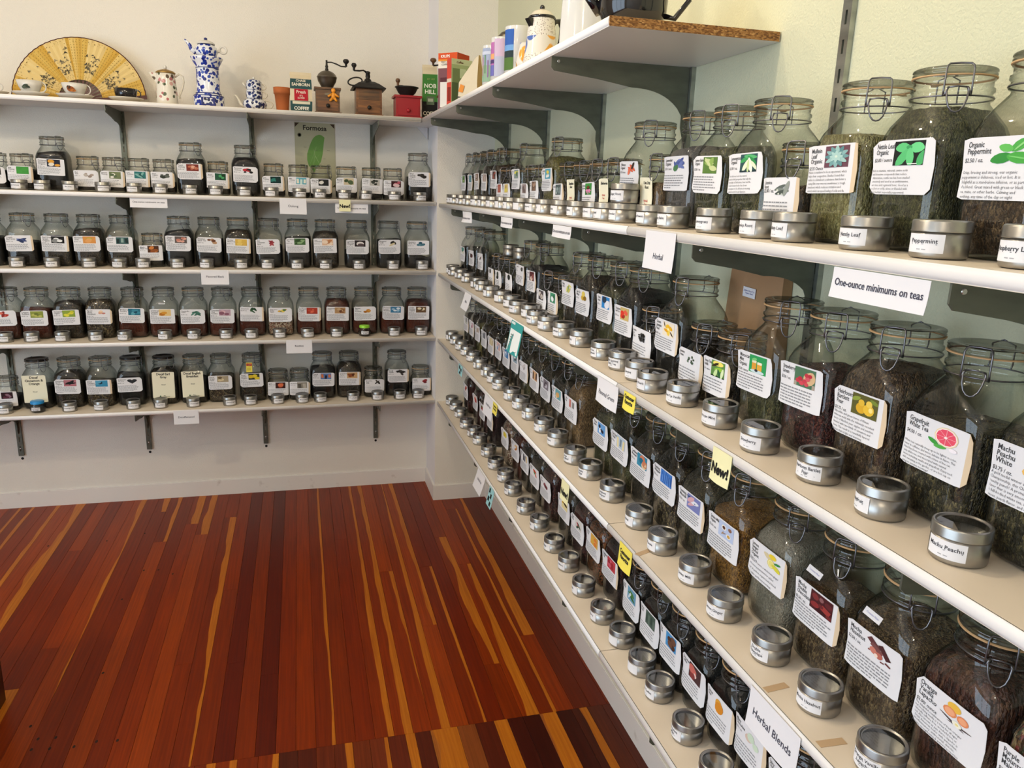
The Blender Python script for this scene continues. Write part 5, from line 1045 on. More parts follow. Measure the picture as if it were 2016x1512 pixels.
# the two little plastic jars among the tins
def bubble_jar(loc, lidmat, label, prof, txt):
    t = thing('plastic_jar', label, 'jar', loc)
    mb = MB(); mb.lathe(prof, 24, 0, True); obj('jar_body', mb.mesh('jar_body', ['jar_glass']), t)
    mb = MB(); mb.lathe([(max(r-.002, .001), min(z, .024)) for r, z in prof if z < .03]+[(.0001, .025)], 20, 0, True); obj('loose_tea', mb.mesh('loose_tea', ['tea_drk']), t)
    zt = prof[-1][1]; rl = prof[-1][0]+.003
    mb = MB(); mb.lathe([(rl, zt-.004), (rl, zt+.007), (rl-.002, zt+.009), (.0001, zt+.009)], 20); obj('lid', mb.mesh('lid', [lidmat]), t)
    mb = MB(); pm = MB(); R_ = max(r for r, z in prof)+.0006; mp = lambda x, z: (R_*math.sin(x/R_), -R_*math.cos(x/R_), .022+z)
    mb.loft([[mp(-.02+.04*i/8, -.008), mp(-.02+.04*i/8, .008)] for i in range(9)], 0, True, False, False, False); p = obj('paper_label', mb.mesh('paper_label', ['paper']), t)
    put_text(pm, lambda x, z: (lambda q: (q[0]*1.01, q[1]*1.01, q[2]))(mp(x, z)), txt, 0, .001, .0065, (.05,.05,.05), 'CENTER', .02, .036); obj('lettering', pm.mesh('lettering', ['print']), p)
bubble_jar((-.672, .08, ZR['L4']), 'plastic_green', 'small clear plastic jar with lime green lid on the third shelf', [(.022, 0), (.029, .006), (.034, .022), (.030, .038), (.025, .047), (.024, .05)], 'Banana Nut|Rooibos')
bubble_jar((-2.262, .075, ZR['L5']), 'plastic_blue', 'round clear plastic jar with blue lid on the lowest shelf', [(.020, 0), (.030, .006), (.036, .020), (.034, .034), (.028, .044), (.027, .048)], 'Decaf Cinnamon|and Orange')

# ------------------------------------------------------------------ paper signs on the shelf edges
def sign(label, side, u0, u1, z0, z1, mat, lines, size, off=.0015, curl=.0, tilt=0.0, col=(.05,.05,.08), bold=.0, textz=None, extra=None, skew=0.0):
    """sheet hanging in the plane just in front of a shelf edge; side 'L': runs along x, side 'R': runs along -y"""
    w = abs(u1-u0); h = z1-z0
    base = (min(u0, u1)+w/2, .0042-off, z0) if side == 'L' else (-.2924-off, max(u0, u1)-w/2, z0)
    t = thing('shelf_sign', label, 'sign', base, 0 if side == 'L' else -PI/2, 'paper signs on the shelf edges')
    def mp(x, z, o=0):
        k = z/h; fl = 1-k
        return (x+skew*fl, -o-curl*(math.cos(x/w*PI*1.2))*fl-.004*fl*fl-tilt*fl, z)
    mb = MB(); nx, nz = 8, 5
    for o, fl in ((0, False), (-.0004, True)):
        mb.loft([[mp(-w/2+w*i/nx, h*j/nz, o) for j in range(nz+1)] for i in range(nx+1)], 0, True, False, False, False)
    s_ = obj('sheet', mb.mesh('sheet', [mat]), t)
    pm = MB(); mf = lambda x, z: mp(x, z, .0004)
    for ex in (extra or []):
        x0, x1, za, zb, c = ex; pm.add([mf(x0, za), mf((x0+x1)/2, za), mf(x1, za), mf(x1, zb), mf((x0+x1)/2, zb), mf(x0, zb)], [(0,1,4,5),(1,2,3,4)], 0, srgb(c))
    if lines: put_text(pm, lambda x, z: mp(x, z, .0007), lines, 0, h*.42 if textz is None else textz, size, col, 'CENTER', bold, w*.92, 1, .9)
    if pm.f: obj('lettering', pm.mesh('lettering', ['print']), s_)
    return t
E_ = .0042
sign('white one-ounce minimum strip under the upper back-wall shelf, left of the oolong sign', 'L', -1.757, -1.594, 1.581, 1.6245, 'paper', 'One-ounce minimums on teas', .0115, .001-.012, bold=.006, textz=.022)
sign('white one-ounce minimum strip behind the yellow tag on upper back-wall shelf', 'L', -.814, -.651, 1.579, 1.6245, 'paper', 'One-ounce minimums on teas', .0115, .001-.012, bold=.006, textz=.02)
sign('white card reading Oolong on the upper back-wall shelf', 'L', -1.081, -.953, 1.567, 1.643, 'paper', 'Oolong', .016, bold=.004, textz=.034)
sign('small yellow New tag on the upper back-wall shelf', 'L', -.795, -.739, 1.587, 1.644, 'paper_pale_yellow', 'New!', .024, .003, bold=.04, col=(.01,.01,.01), textz=.018)
sign('white card reading Flavored Black on the second back-wall shelf', 'L', -1.463, -1.335, 1.219, 1.2885, 'paper', 'Flavored Black', .014, bold=.004, textz=.034)
sign('white card reading Rooibos on the third back-wall shelf', 'L', -1.076, -.947, .865, .933, 'paper', 'Rooibos', .013, bold=.015, textz=.034)
sign('white card reading Decaffeinated on the lowest back-wall shelf', 'L', -1.636, -1.517, .510, .5805, 'paper', 'Decaffeinated', .014, textz=.032, curl=.002)
sign('curled one-ounce minimum strip nearest the corner on the upper green-wall shelf', 'R', -.60, -.79, 1.574, 1.618, 'paper', 'One-ounce minimums on teas', .0125, .001-.006, .018, bold=.01, textz=.014)
sign('one-ounce minimum strip second from the corner on the upper green-wall shelf', 'R', -1.30, -1.46, 1.585, 1.6195, 'paper', 'One-ounce minimums on teas', .0125, .001-.004, .008, bold=.01, textz=.012)
sign('one-ounce minimum strip third from the corner on the upper green-wall shelf', 'R', -1.905, -2.063, 1.586, 1.6195, 'paper', 'One-ounce minimums on teas', .0125, .001-.004, .003, bold=.01, textz=.013)
sign('large white one-ounce minimum strip nearest the viewer on the upper shelf', 'R', -3.144, -3.316, 1.579, 1.6195, 'paper', 'One-ounce minimums on teas', .0138, .001-.003, .001, bold=.012, textz=.017)
sign('white card reading Herbal hanging from the upper green-wall shelf', 'R', -2.543, -2.679, 1.560, 1.637, 'paper', 'Herbal', .017, textz=.022)
sign('blank pinkish card hanging from the second green-wall shelf near the corner', 'R', -.72, -.85, 1.205, 1.2745, 'paper', 'White', .014, bold=.01, textz=.03, tilt=.018)
sign('teal-bordered flyer curling from the second green-wall shelf', 'R', -1.51, -1.655, 1.175, 1.2795, 'paper_teal', None, .01, .0015, .004, tilt=.016, extra=[(-.064, .064, .004, .078, 'eef2f0')]+[(-.05, .05, .012+.009*k, .016+.009*k, '7a8280') for k in range(6)]+[(-.064, -.02, .094, .102, 'dfe8e6')])
sign('white card reading Flavored Green on the second green-wall shelf', 'R', -2.325, -2.455, 1.213, 1.2745, 'paper', 'Flavored Green', .0155, textz=.022, curl=.003)
sign('yellow Customer Favorite tag on the second green-wall shelf', 'R', -2.488, -2.551, 1.238, 1.2775, 'paper_yellow', 'Customer|Favorite', .0125, bold=.035, col=(.02,.02,.02), textz=.026, curl=.003)
sign('pale yellow New tag on the second green-wall shelf', 'R', -2.888, -2.951, 1.219, 1.278, 'paper_pale_yellow', 'New!', .025, bold=.045, col=(.01,.01,.01), textz=.016, curl=.003)
sign('narrow aqua tag with black print on the third green-wall shelf', 'R', -.60, -.69, .880, .9265, 'paper_aqua', None, .01, extra=[(-.03, -.008, .024, .04, '1c2a2c'), (.0, .025, .018, .032, '1c2a2c'), (-.02, .01, .004, .014, '1c2a2c')])
sign('white card beside the yellow tag on the third green-wall shelf', 'R', -1.14, -1.285, .845, .9235, 'paper', 'Herbal Fruit', .015, textz=.04, tilt=.006)
sign('small yellow Customer Favorite tag beside the white card, third shelf', 'R', -1.286, -1.352, .885, .9265, 'paper_yellow', 'Customer|Favorite', .0125, .004, bold=.035, col=(.02,.02,.02), textz=.026)
sign('pale yellow New tag hanging from the third green-wall shelf', 'R', -2.10, -2.165, .862, .921, 'paper_pale_yellow', 'New!', .025, bold=.045, col=(.01,.01,.01), textz=.016)
sign('yellow Customer Favorite tag beside the board joint, third green-wall shelf', 'R', -2.522, -2.592, .868, .9245, 'paper_yellow', 'Customer|Favorite', .0135, bold=.04, col=(.02,.02,.02), textz=.034, curl=.003)
sign('white card reading Herbal Blends on the third green-wall shelf', 'R', -3.078, -3.213, .853, .9245, 'paper', 'Herbal Blends', .0185, bold=.004, textz=.028, curl=.002)
sign('white card hanging from the lowest green-wall shelf above the floor', 'R', -1.05, -1.185, .495, .5735, 'paper', 'Herbal Fruit', .014, textz=.04, tilt=.02)
sign('aqua tag with black squares on the lowest green-wall shelf', 'R', -1.262, -1.335, .500, .5745, 'paper_aqua', None, .01, tilt=.012, extra=[(-.03, -.012, .05, .068, '16211f'), (-.004, .014, .034, .052, '16211f'), (-.03, -.008, .018, .036, '16211f'), (.0, .02, .006, .022, '16211f')])

# strips of old tape on the near boards
for i, (x, y, z, a) in enumerate(((-.262, -3.10, 'R4', .1), (-.258, -3.235, 'R4', -.05), (-.27, -2.60, 'R4', .4))):
    mb = MB(); mb.box(-.022, .022, -.007, .007, 0, .0004); o = obj('tape_strip', mb.mesh('tape_strip', ['tape']), None, (x, y, ZR[z]+.0002), (0, 0, a))
    o['label'] = 'old tan tape strip on the third green-wall shelf, %s from the corner' % ORD[[1, 2, 0][i]]; o['category'] = 'tape'

# ------------------------------------------------------------------ map poster on the back wall
t = thing('map_poster', 'faded island map poster pinned under the top back-wall shelf', 'poster', (-.897, PB-.0015, 1.70))
mb = MB(); mb.box(-.1025, .1025, -.0006, .0006, 0, .325); plain('poster_paper', 'b9b596', .8); sh = obj('sheet', mb.mesh('sheet', ['poster_paper']), t)
pm = MB(); mf = lambda x, z: (x, -.0010, z)
isl = [(790,935),(815,940),(835,958),(828,1000),(822,1050),(815,1100),(800,1160),(780,1195),(755,1225),(738,1255),(722,1225),(695,1200),(682,1150),(684,1100),(700,1050),(715,1010),(735,970),(760,945)]
isl = [(-.1025+(x-582)*.000598, .325-(y-838)*.000598) for x, y in isl]; cx_, cz_ = -.005, .19
for p, q_ in zip(isl, isl[1:]+isl[:1]): pm.add([mf(cx_, cz_), mf(*q_), mf(*p)], [(0,1,2)], 0, srgb('6f9a4e'))
rr = random.Random(5)
for k in range(7): pm.add([(lambda q: (q[0], -.0013, q[2]))(mf(x, z)) for x, z in (lambda a, b_, c, d_: ((a, b_), (c, d_), (c+.001, d_+.001), (a+.001, b_+.001)))(rr.uniform(-.03, 0), rr.uniform(.09, .2), rr.uniform(0, .03), rr.uniform(.09, .22))], [(0,1,2,3)], 0, srgb('a8c088'))
put_text(pm, mf, 'Formosa', 0, .288, .034, srgb('2e2a22'), 'CENTER', .02, .14)
for k in range(16): x, z = rr.uniform(-.09, .07), rr.uniform(.05, .25); pm.add([mf(x, z), mf(x+rr.uniform(.008, .02), z), mf(x+.012, z+.0015), mf(x, z+.0015)], [(0,1,2,3)], 0, srgb('7d7a60'))
for sx in (-1, 1):
    pm.add([mf(sx*.1, .322), mf(sx*.078, .322), mf(sx*.1, .300)], [(0,1,2)], 0, srgb('4a3a2c')); pm.add([mf(sx*.1, .005), mf(sx*.085, .005), mf(sx*.1, .02)], [(0,1,2)], 0, srgb('4a3a2c'))
for r_ in (.010, .006): pm.add([mf(-.078+r_*math.cos(2*PI*i/14), .262+r_*math.sin(2*PI*i/14)) for i in range(14)], [tuple(range(14))], 0, srgb('5f5a46' if r_ == .010 else 'b9b596'))
obj('map_print', pm.mesh('map_print', ['print']), sh)

# ------------------------------------------------------------------ things on the top shelf of the back wall
Z1 = ZR['L1']+.0003
def ring_handle(mb, cx, cy, cz, rx, rz, r, a0=-100, a1=100, n=14, m=0):
    mb.tube([(cx+rx*math.cos(math.radians(a0+(a1-a0)*i/n)), cy, cz+rz*math.sin(math.radians(a0+(a1-a0)*i/n))) for i in range(n+1)], r, 7, m)
# folding fan
FAN = thing('folding_fan', 'large open gold folding fan with ink landscapes leaning on the wall', 'fan', (-1.962, .195, Z1+.012))
rr = random.Random(3); NP = 30; ro, ri = .286, .094; a0, a1 = math.radians(180.5), math.radians(6)
leaf = MB(); ink = MB()
def fp(r, a, o=0): return (r*math.cos(a), -.012+.075*(r*math.sin(a))/.3-o, r*math.sin(a))
cols = ['d8b45c', 'cfa548', 'e2c478', 'd4ae56']
for k in range(NP*2):
    b0 = a0+(a1-a0)*k/(NP*2); b1 = a0+(a1-a0)*(k+1)/(NP*2); s0, s1 = (0, .006) if k % 2 == 0 else (.006, 0)
    grp = int(k/(NP*2)*9); panel = grp % 2 == 1
    c = srgb('e3c98a' if panel else cols[(k//2) % 4])
    leaf.add([fp(ri, b0, s0*.4), fp(ro, b0, s0), fp(ro, b1, s1), fp(ri, b1, s1*.4)], [(0,1,2,3)], 0, c)
    leaf.add([fp(ro-.003, b0, s0+.0004), fp(ro+.001, b0, s0+.0004), fp(ro+.001, b1, s1+.0004), fp(ro-.003, b1, s1+.0004)], [(0,1,2,3)], 0, srgb('4a1c1a'))
    m_ = (b0+b1)/2; md = (s0+s1)/2+.0012
    for rr0, rr1 in ((ro-.028, ro-.006), (ri+.003, ri+.022)):
        for q in range(3):
            r1_ = rr.uniform(rr0, rr1); da = rr.uniform(-.012, .012); d_ = rr.uniform(.0012, .0028); ink.add([fp(r1_, m_+da, md), fp(r1_+d_, m_+da, md), fp(r1_+d_, m_+da+.012, md), fp(r1_, m_+da+.012, md)], [(0,1,2,3)], 0, srgb('8a6a20'))
    if panel:
        for q in range(7):
            r1_ = ri+.03+abs(rr.gauss(0, 1))*.045
            if r1_ > ro-.04: continue
            dr = rr.uniform(.004, .016); da = rr.uniform(-.03, .03); wa = rr.uniform(.015, .05)
            ink.add([fp(r1_, m_+da-wa, md), fp(r1_+dr*.3, m_+da, md), fp(r1_, m_+da+wa, md), fp(r1_+dr, m_+da, md)], [(0,1,2,3)], 0, srgb(rr.choice(['4a4438', '2f2b24', '6a6250', '857a60'])))
    else:
        for q in range(11):
            r1_ = ri+.03+q*.0125; ink.add([fp(r1_, m_-.004, md), fp(r1_+.006, m_-.004, md), fp(r1_+.006, m_+.006, md), fp(r1_, m_+.006, md)], [(0,1,2,3)], 0, srgb('a08038'))
pl = obj('fan_leaf', leaf.mesh('fan_leaf', ['print']), FAN); obj('ink_painting', ink.mesh('ink_painting', ['print']), pl)
plain('rib_wood', '4a1614', .4)
for k in range(17):
    a = a0+(a1-a0)*k/16; mb = MB(); w = .005 if 0 < k < 16 else .009; L_ = ri+.02 if 0 < k < 16 else ro+.003
    ca, sa = math.cos(a), math.sin(a)
    def rp(r, s_, o): p = fp(r, a); return (p[0]-sa*s_, p[1]-o, p[2]+ca*s_)
    o = -.004 if 0 < k < 16 else .007
    pts = [rp(.0, -w*.5, o), rp(L_, -w, o), rp(L_, w, o), rp(0, w*.5, o)]; pts += [(p[0], p[1]+.0018, p[2]) for p in pts]
    mb.add(pts, [(0,1,2,3),(7,6,5,4),(0,4,5,1),(1,5,6,2),(2,6,7,3),(3,7,4,0)]); obj('rib', mb.mesh('rib', ['rib_wood']), FAN)
def cup_and_saucer(x, y, cupmat, cuplab, saucermat, saucerlab, kind, sr, cr, ch, handle=True, spec=None):
    s_ = thing('saucer', saucerlab, 'saucer', (x, y, Z1), 0, 'saucers on the top shelf')
    mb = MB(); mb.lathe([(.0001, .0012), (sr*.45, .0012), (sr*.5, .0), (sr*.55, .002), (sr*.85, .010), (sr, .017), (sr, .019), (sr*.84, .0125), (sr*.5, .005), (.0001, .0045)], 28); obj('dish', mb.mesh('dish', [saucermat]), s_)
    c = thing('teacup', cuplab, 'cup', (x, y, Z1+.0062), 0, 'cups on the top shelf')
    mb = MB(); h = ch
    if kind == 'wide': P = [(.0001, .003), (cr*.42, .003), (cr*.42, 0), (cr*.5, 0), (cr*.5, .004), (cr*.62, .012), (cr*.86, h*.6), (cr, h), (cr-.0015, h), (cr*.82, h*.6), (cr*.55, .014), (.0001, .008)]
    else: P = [(.0001, .002), (cr*.66, .002), (cr*.7, .0), (cr*.8, .006), (cr*.9, h*.5), (cr, h), (cr-.003, h), (cr*.84, h*.5), (cr*.7, .01), (.0001, .008)]
    mb.lathe(P, 28); obj('bowl', mb.mesh('bowl', [cupmat]), c)
    if handle: mb = MB(); ring_handle(mb, cr*.86, 0, h*.62, .019, h*.34, .0028, -105, 100); obj('handle', mb.mesh('handle', [cupmat]), c)
    if spec:
        pm = MB(); R_ = cr*.87; zc = h*.62
        for (u, w, ru, rw, tn, col) in spec: pm.add([((R_+.002)*math.sin(px/R_), -(R_+.002)*math.cos(px/R_)-.001, zc+pz) for px, pz in shape_pts('l', u*R_, w, ru*R_, rw, tn)], [tuple(range(12))], 0, srgb(col))
        obj('decal', pm.mesh('decal', ['print']), c)
    return c
cup_and_saucer(-2.30, .06, 'porcelain', 'white porcelain cup partly cut off at the left end of the top shelf', 'porcelain', 'white saucer partly cut off at the left end of the top shelf', 'wide', .077, .043, .05)
cup_and_saucer(-2.127, .03, 'porcelain', 'white porcelain teacup with a dark leaf sprig before the fan', 'porcelain', 'white saucer under the leaf-sprig cup', 'wide', .074, .052, .062, True, [(-.1, 0, .24, .005, 10, '3a4438'), (-.25, -.008, .2, .007, -20, '4a5448'), (.1, -.006, .2, .005, -10, '2f382f')])
cup_and_saucer(-1.946, .02, 'porcelain', 'white porcelain teacup with a brown bird before the fan', 'porcelain', 'white saucer under the bird cup', 'wide', .077, .053, .060, True, [(-.1, -.004, .35, .012, -6, '8a4a20'), (-.28, .004, .2, .008, 20, '3a2a1c'), (.1, -.01, .25, .006, 0, 'b06a2a')])
cup_and_saucer(-1.736, .02, 'black_glaze', 'glossy black teacup on a white saucer beside the fan', 'porcelain_cream', 'cream saucer under the black cup', 'straight', .074, .050, .052)
# floral coffee pot
t = thing('coffee_pot', 'cream porcelain coffee pot with pink roses and brass lid', 'coffee pot', (-1.566, .05, Z1))
mb = MB(); mb.lathe([(.0001, .001), (.046, .001), (.048, .004), (.0475, .03), (.044, .08), (.041, .118), (.0395, .138), (.038, .138), (.0001, .135)], 28); obj('body', mb.mesh('body', ['rose_floral']), t)
mb = MB(); mb.prism([(-.036, .088), (-.072, .141), (-.050, .137), (-.036, .139)], -.013, .013, 'y'); obj('spout', mb.mesh('spout', ['rose_floral']), t)
mb = MB(); mb.tube([(.040, 0, .126), (.058, 0, .140), (.074, 0, .130), (.076, 0, .105), (.066, 0, .07), (.054, 0, .045), (.056, 0, .032)], .0042, 8); obj('handle', mb.mesh('handle', ['porcelain_cream']), t)
mb = MB(); mb.lathe([(.040, .138), (.043, .139), (.043, .143), (.034, .150), (.012, .157), (.006, .158), (.0001, .158)], 28); l = obj('lid', mb.mesh('lid', ['brass']), t)
mb = MB(); mb.ellipsoid(0, 0, .166, .008, .008, .009); obj('knob', mb.mesh('knob', ['porcelain']), l)
# blue and white teapot on its warmer
t = thing('teapot_warmer', 'tall blue and white floral ceramic warmer tower', 'teapot warmer', (-1.382, .04, Z1))
mb = MB(); mb.lathe([(.0001, .001), (.066, .001), (.068, .004), (.068, .044), (.064, .050), (.056, .058), (.051, .075), (.050, .17), (.052, .180), (.066, .205), (.072, .216), (.070, .220), (.058, .218), (.0001, .214)], 32); obj('tower', mb.mesh('tower', ['blue_floral']), t)
for zz, r_ in ((.049, .0672), (.172, .0508), (.060, .0575)):
    mb = MB(); mb.lathe([(r_+.0004, zz-.002), (r_+.001, zz), (r_+.0004, zz+.002)], 32); plain('cobalt', '16236e', .12) if 'cobalt' not in MATS else None; obj('band', mb.mesh('band', ['cobalt']), t)
mb = MB(); mb.prism([(-.028, .004), (.032, .004), (.032, .040), (-.028, .040)], -.0695, -.0655, 'y'); obj('tea_light_door', mb.mesh('tea_light_door', ['cobalt']), t)
mb = MB(); mb.prism([(-.020, .010), (.024, .010), (.022, .036), (-.018, .036)], -.0705, -.0690, 'y'); obj('tea_light_panel', mb.mesh('tea_light_panel', ['willow']), t)
t = thing('teapot', 'small blue and white floral teapot on the warmer tower', 'teapot', (-1.382, .04, Z1+.2205))
mb = MB(); mb.lathe([(.0001, .0), (.034, .0), (.046, .010), (.051, .026), (.047, .042), (.036, .053), (.030, .056), (.0001, .056)], 28); obj('body', mb.mesh('body', ['blue_floral']), t)
mb = MB(); mb.tube([(-.044, 0, .018), (-.062, 0, .030), (-.072, 0, .050), (-.082, 0, .063), (-.092, 0, .070)], [.012, .011, .008, .006, .005], 9); obj('spout', mb.mesh('spout', ['blue_floral']), t)
mb = MB(); mb.tube([(.046, 0, .028), (.062, 0, .030)], .006, 7); mb.tube([(.074+.015*math.cos(2*PI*i/20), 0, .036+.015*math.sin(2*PI*i/20)) for i in range(20)], .0048, 8, 0, True); obj('handle', mb.mesh('handle', ['porcelain']), t)
mb = MB(); mb.lathe([(.036, .0555), (.040, .056), (.040, .060), (.030, .068), (.010, .075), (.0001, .076)], 28); l = obj('lid', mb.mesh('lid', ['porcelain']), t)
mb = MB(); mb.ellipsoid(0, 0, .080, .008, .008, .006); obj('knob', mb.mesh('knob', ['cobalt']), l)
# stacked willow pots
def willow_pot(name, lab, cat, z, prof, spout, handle, lid):
    t = thing(name, lab, cat, (-1.178, .05, Z1+z)); mb = MB(); mb.lathe(prof, 28); obj('body', mb.mesh('body', ['willow']), t)
    if spout: mb = MB(); mb.tube(spout[0], spout[1], 8); obj('spout', mb.mesh('spout', ['porcelain_cream']), t)
    mb = MB(); ring_handle(mb, *handle); obj('handle', mb.mesh('handle', ['porcelain_cream']), t)
    if lid: mb = MB(); mb.lathe(lid, 24); l = obj('lid', mb.mesh('lid', ['willow']), t); mb = MB(); mb.ellipsoid(0, 0, lid[-1][1]+.005, .006, .006, .006); obj('knob', mb.mesh('knob', ['porcelain']), l)
willow_pot('teapot', 'low blue willow teapot at the bottom of a stack', 'teapot', 0, [(.0001, .001), (.040, .001), (.052, .012), (.056, .026), (.050, .041), (.040, .049), (.0385, .0495), (.0001, .0495)], ([(-.048, 0, .014), (-.064, 0, .026), (-.072, 0, .044), (-.080, 0, .058), (-.090, 0, .064)], [.010, .009, .006, .005, .004]), (.052, 0, .027, .030, .019, .0036, -110, 100), None)
willow_pot('creamer', 'blue willow creamer in the middle of a stack', 'creamer', .0502, [(.0001, .0), (.034, .0), (.037, .008), (.0385, .022), (.037, .036), (.036, .038), (.0001, .038)], None, (.034, 0, .020, .024, .015, .003, -110, 110), None)
willow_pot('teapot', 'small blue willow teapot with lid on top of a stack', 'teapot', .0885, [(.0001, .0), (.030, .0), (.035, .008), (.0375, .020), (.036, .032), (.033, .036), (.0001, .036)], ([(-.032, 0, .014), (-.044, 0, .024), (-.050, 0, .034)], [.008, .006, .004]), (.032, 0, .018, .022, .013, .003, -110, 110), [(.034, .036), (.036, .038), (.028, .046), (.010, .051), (.0001, .0515)])
# terracotta pot
t = thing('flower_pot', 'empty terracotta flower pot beside a coffee bag', 'flower pot', (-1.05, .03, Z1))
mb = MB(); mb.lathe([(.0001, .001), (.027, .001), (.028, .003), (.0355, .078), (.039, .078), (.0405, .108), (.037, .108), (.034, .078), (.0001, .07)], 28); obj('pot_wall', mb.mesh('pot_wall', ['terracotta']), t)
# printed bags and boxes
def coffee_bag(name, lab, loc, rz, w, d, h, mats, bands, texts, fold=.03, cat='coffee bag'):
    t = thing(name, lab, cat, loc, rz)
    mb = MB(); zz = [0, .01, h*.35, h*.7, h-fold, h-fold*.4, h]
    ww = [w*.94, w, w*1.03, w, w*.97, w*1.0, w*.98]; dd = [d*.95, d, d*1.06, d*.95, d*.75, d*.2, d*.08]
    rings = [[(-a/2, -b_/2, z), (-a/6, -b_/2-.002, z), (a/6, -b_/2-.002, z), (a/2, -b_/2, z), (a/2, 0, z), (a/2, b_/2, z), (0, b_/2+.002, z), (-a/2, b_/2, z), (-a/2, 0, z)] for a, b_, z in zip(ww, dd, zz)]
    mb.loft(rings, 0, False, True, True); bd = obj('bag', mb.mesh('bag', [mats]), t)
    def fy(z):
        for k in range(len(zz)-1):
            if z <= zz[k+1]: f = (z-zz[k])/(zz[k+1]-zz[k]); return -(dd[k]+(dd[k+1]-dd[k])*f)/2-.0032, (ww[k]+(ww[k+1]-ww[k])*f)/2
        return -dd[-1]/2-.003, ww[-1]/2
    pm = MB()
    for z0, z1, x0, x1, c in bands:
        n = 6
        for k in range(n):
            za, zb_ = z0+(z1-z0)*k/n, z0+(z1-z0)*(k+1)/n; ya, wa = fy(za); yb, wb = fy(zb_); ok = 1e-4*(bands.index((z0, z1, x0, x1, c)))
            pm.add([(x0*wa, ya-ok, za), (x1*wa, ya-ok, za), (x1*wb, yb-ok, zb_), (x0*wb, yb-ok, zb_)], [(0,1,2,3)], 0, srgb(c))
    for tx, x, z, s_, c, bold, mw in texts: put_text(pm, lambda a, z_: (a, fy(max(z_, 0))[0]-.0012, z_), tx, x, z, s_, srgb(c), 'CENTER', bold, mw)
    obj('print', pm.mesh('print', ['print']), bd)
    return t
plain('bag_cream', 'd8c8a8', .6); plain('bag_green', '3a6a34', .5)
coffee_bag('coffee_bag', 'cream and dark teal vintage coffee bag with a red patch', (-.962, .03, Z1), 0, .100, .055, .182, 'bag_cream',
    [(.105, .150, -1, 1, '2a4a4c'), (.0, .05, -1, 1, '2a4a4c'), (.052, .104, -.62, .62, 'b01c2c'), (.036, .048, -.8, .8, 'd8d0b8')],
    [('CHASE', 0, .137, .015, 'e8e0cc', .02, .07), ('SANBORN', 0, .118, .019, 'e8e0cc', .03, .084), ('Fresh', 0, .084, .020, 'f0e0d0', .02, .055), ("IT'S|DATED", 0, .070, .010, 'f0e0d0', .02, .05), ('COFFEE', 0, .010, .020, 'f0ece0', .03, .085)])
coffee_bag('coffee_bag', 'tall green and black coffee bag in the shelf corner', (-.330, .045, Z1), -.1, .084, .06, .262, 'bag_cream',
    [(.085, .215, -1, 1, '3f7a34'), (.0, .085, -1, 1, '14120f'), (.07, .11, -.5, .4, '5a6a50'), (.085, .10, -.35, .25, 'a8b098')],
    [('NOB|HILL', -.004, .150, .028, 'f0f0e0', .02, .06), ('COFFEE', 0, .02, .026, 'e8e0c8', .02, .078), ('EST 1927', 0, .188, .010, 'a8b070', .0, .06)])
# coffee grinders
def drawer_box(t, w, d, h, z, mat, dmat, kmat, dz0, dz1, lip=.010, top=.009, foot=.006):
    mb = MB(); mb.box(-w/2, w/2, -d/2, d/2, z+foot, z+h-top); obj('case', mb.mesh('case', [mat]), t)
    mb = MB(); mb.box(-w/2-lip, w/2+lip, -d/2-lip, d/2+lip, z, z+foot); obj('base_board', mb.mesh('base_board', [mat]), t)
    mb = MB(); mb.box(-w/2-lip, w/2+lip, -d/2-lip, d/2+lip, z+h-top, z+h); obj('top_board', mb.mesh('top_board', [mat]), t)
    mb = MB(); mb.box(-w/2+.008, w/2-.008, -d/2-.004, -d/2, z+dz0, z+dz1); dr = obj('drawer', mb.mesh('drawer', [dmat]), t)
    mb = MB(); zc = z+(dz0+dz1)/2; mb.loft([[(r*math.cos(2*PI*i/12), y, zc+r*math.sin(2*PI*i/12)) for i in range(12)] for y, r in ((-d/2-.004, .004), (-d/2-.010, .005), (-d/2-.014, .010), (-d/2-.019, .008), (-d/2-.021, .0003))]); obj('knob', mb.mesh('knob', [kmat]), dr)
def knob_at(mb, p, r=.013):
    mb.lathe([(.0055, p[2]), (.0055, p[2]+.012), (r*.9, p[2]+.020), (r, p[2]+.026), (r*.7, p[2]+.033), (.0003, p[2]+.035)], 12, 0, False, False, p[0], p[1])
t = thing('coffee_grinder', 'wooden coffee grinder with pewter hopper and orange figure hung on it', 'coffee grinder', (-.838, .04, Z1))
drawer_box(t, .112, .105, .118, 0, 'walnut', 'oak_dark', 'iron', .012, .056, .007)
mb = MB(); mb.lathe([(.026, .118), (.026, .122), (.030, .128), (.043, .150), (.047, .168), (.049, .170), (.047, .172), (.040, .184), (.028, .194), (.012, .200), (.006, .201), (.0001, .201)], 28); obj('hopper', mb.mesh('hopper', ['pewter']), t)
mb = MB(); mb.lathe([(.008, .200), (.008, .208), (.005, .212), (.008, .218), (.005, .226), (.004, .244), (.006, .246), (.0001, .249)], 14); obj('spindle', mb.mesh('spindle', ['iron']), t)
mb = MB(); mb.tube([(.0, 0, .238), (.022, -.012, .238), (.045, -.022, .230), (.066, -.03, .220), (.090, -.036, .219)], [.003, .003, .004, .0035, .004], 6); cr_ = obj('crank', mb.mesh('crank', ['iron']), t); mb = MB(); knob_at(mb, (.090, -.036, .219), .015); obj('crank_knob', mb.mesh('crank_knob', ['iron']), cr_)
mb = MB(); mb.box(-.014, .014, -.0565, -.0525, .082, .092); obj('maker_plate', mb.mesh('maker_plate', ['pewter']), t)
fg = thing('orange_figure', 'little orange rubber figure hanging on a coffee grinder', 'figurine', (-.812, -.022, Z1+.056))
mb = MB(); mb.ellipsoid(0, 0, .048, .0105, .007, .0115); mb.ellipsoid(0, 0, .024, .0105, .007, .018); body = mb
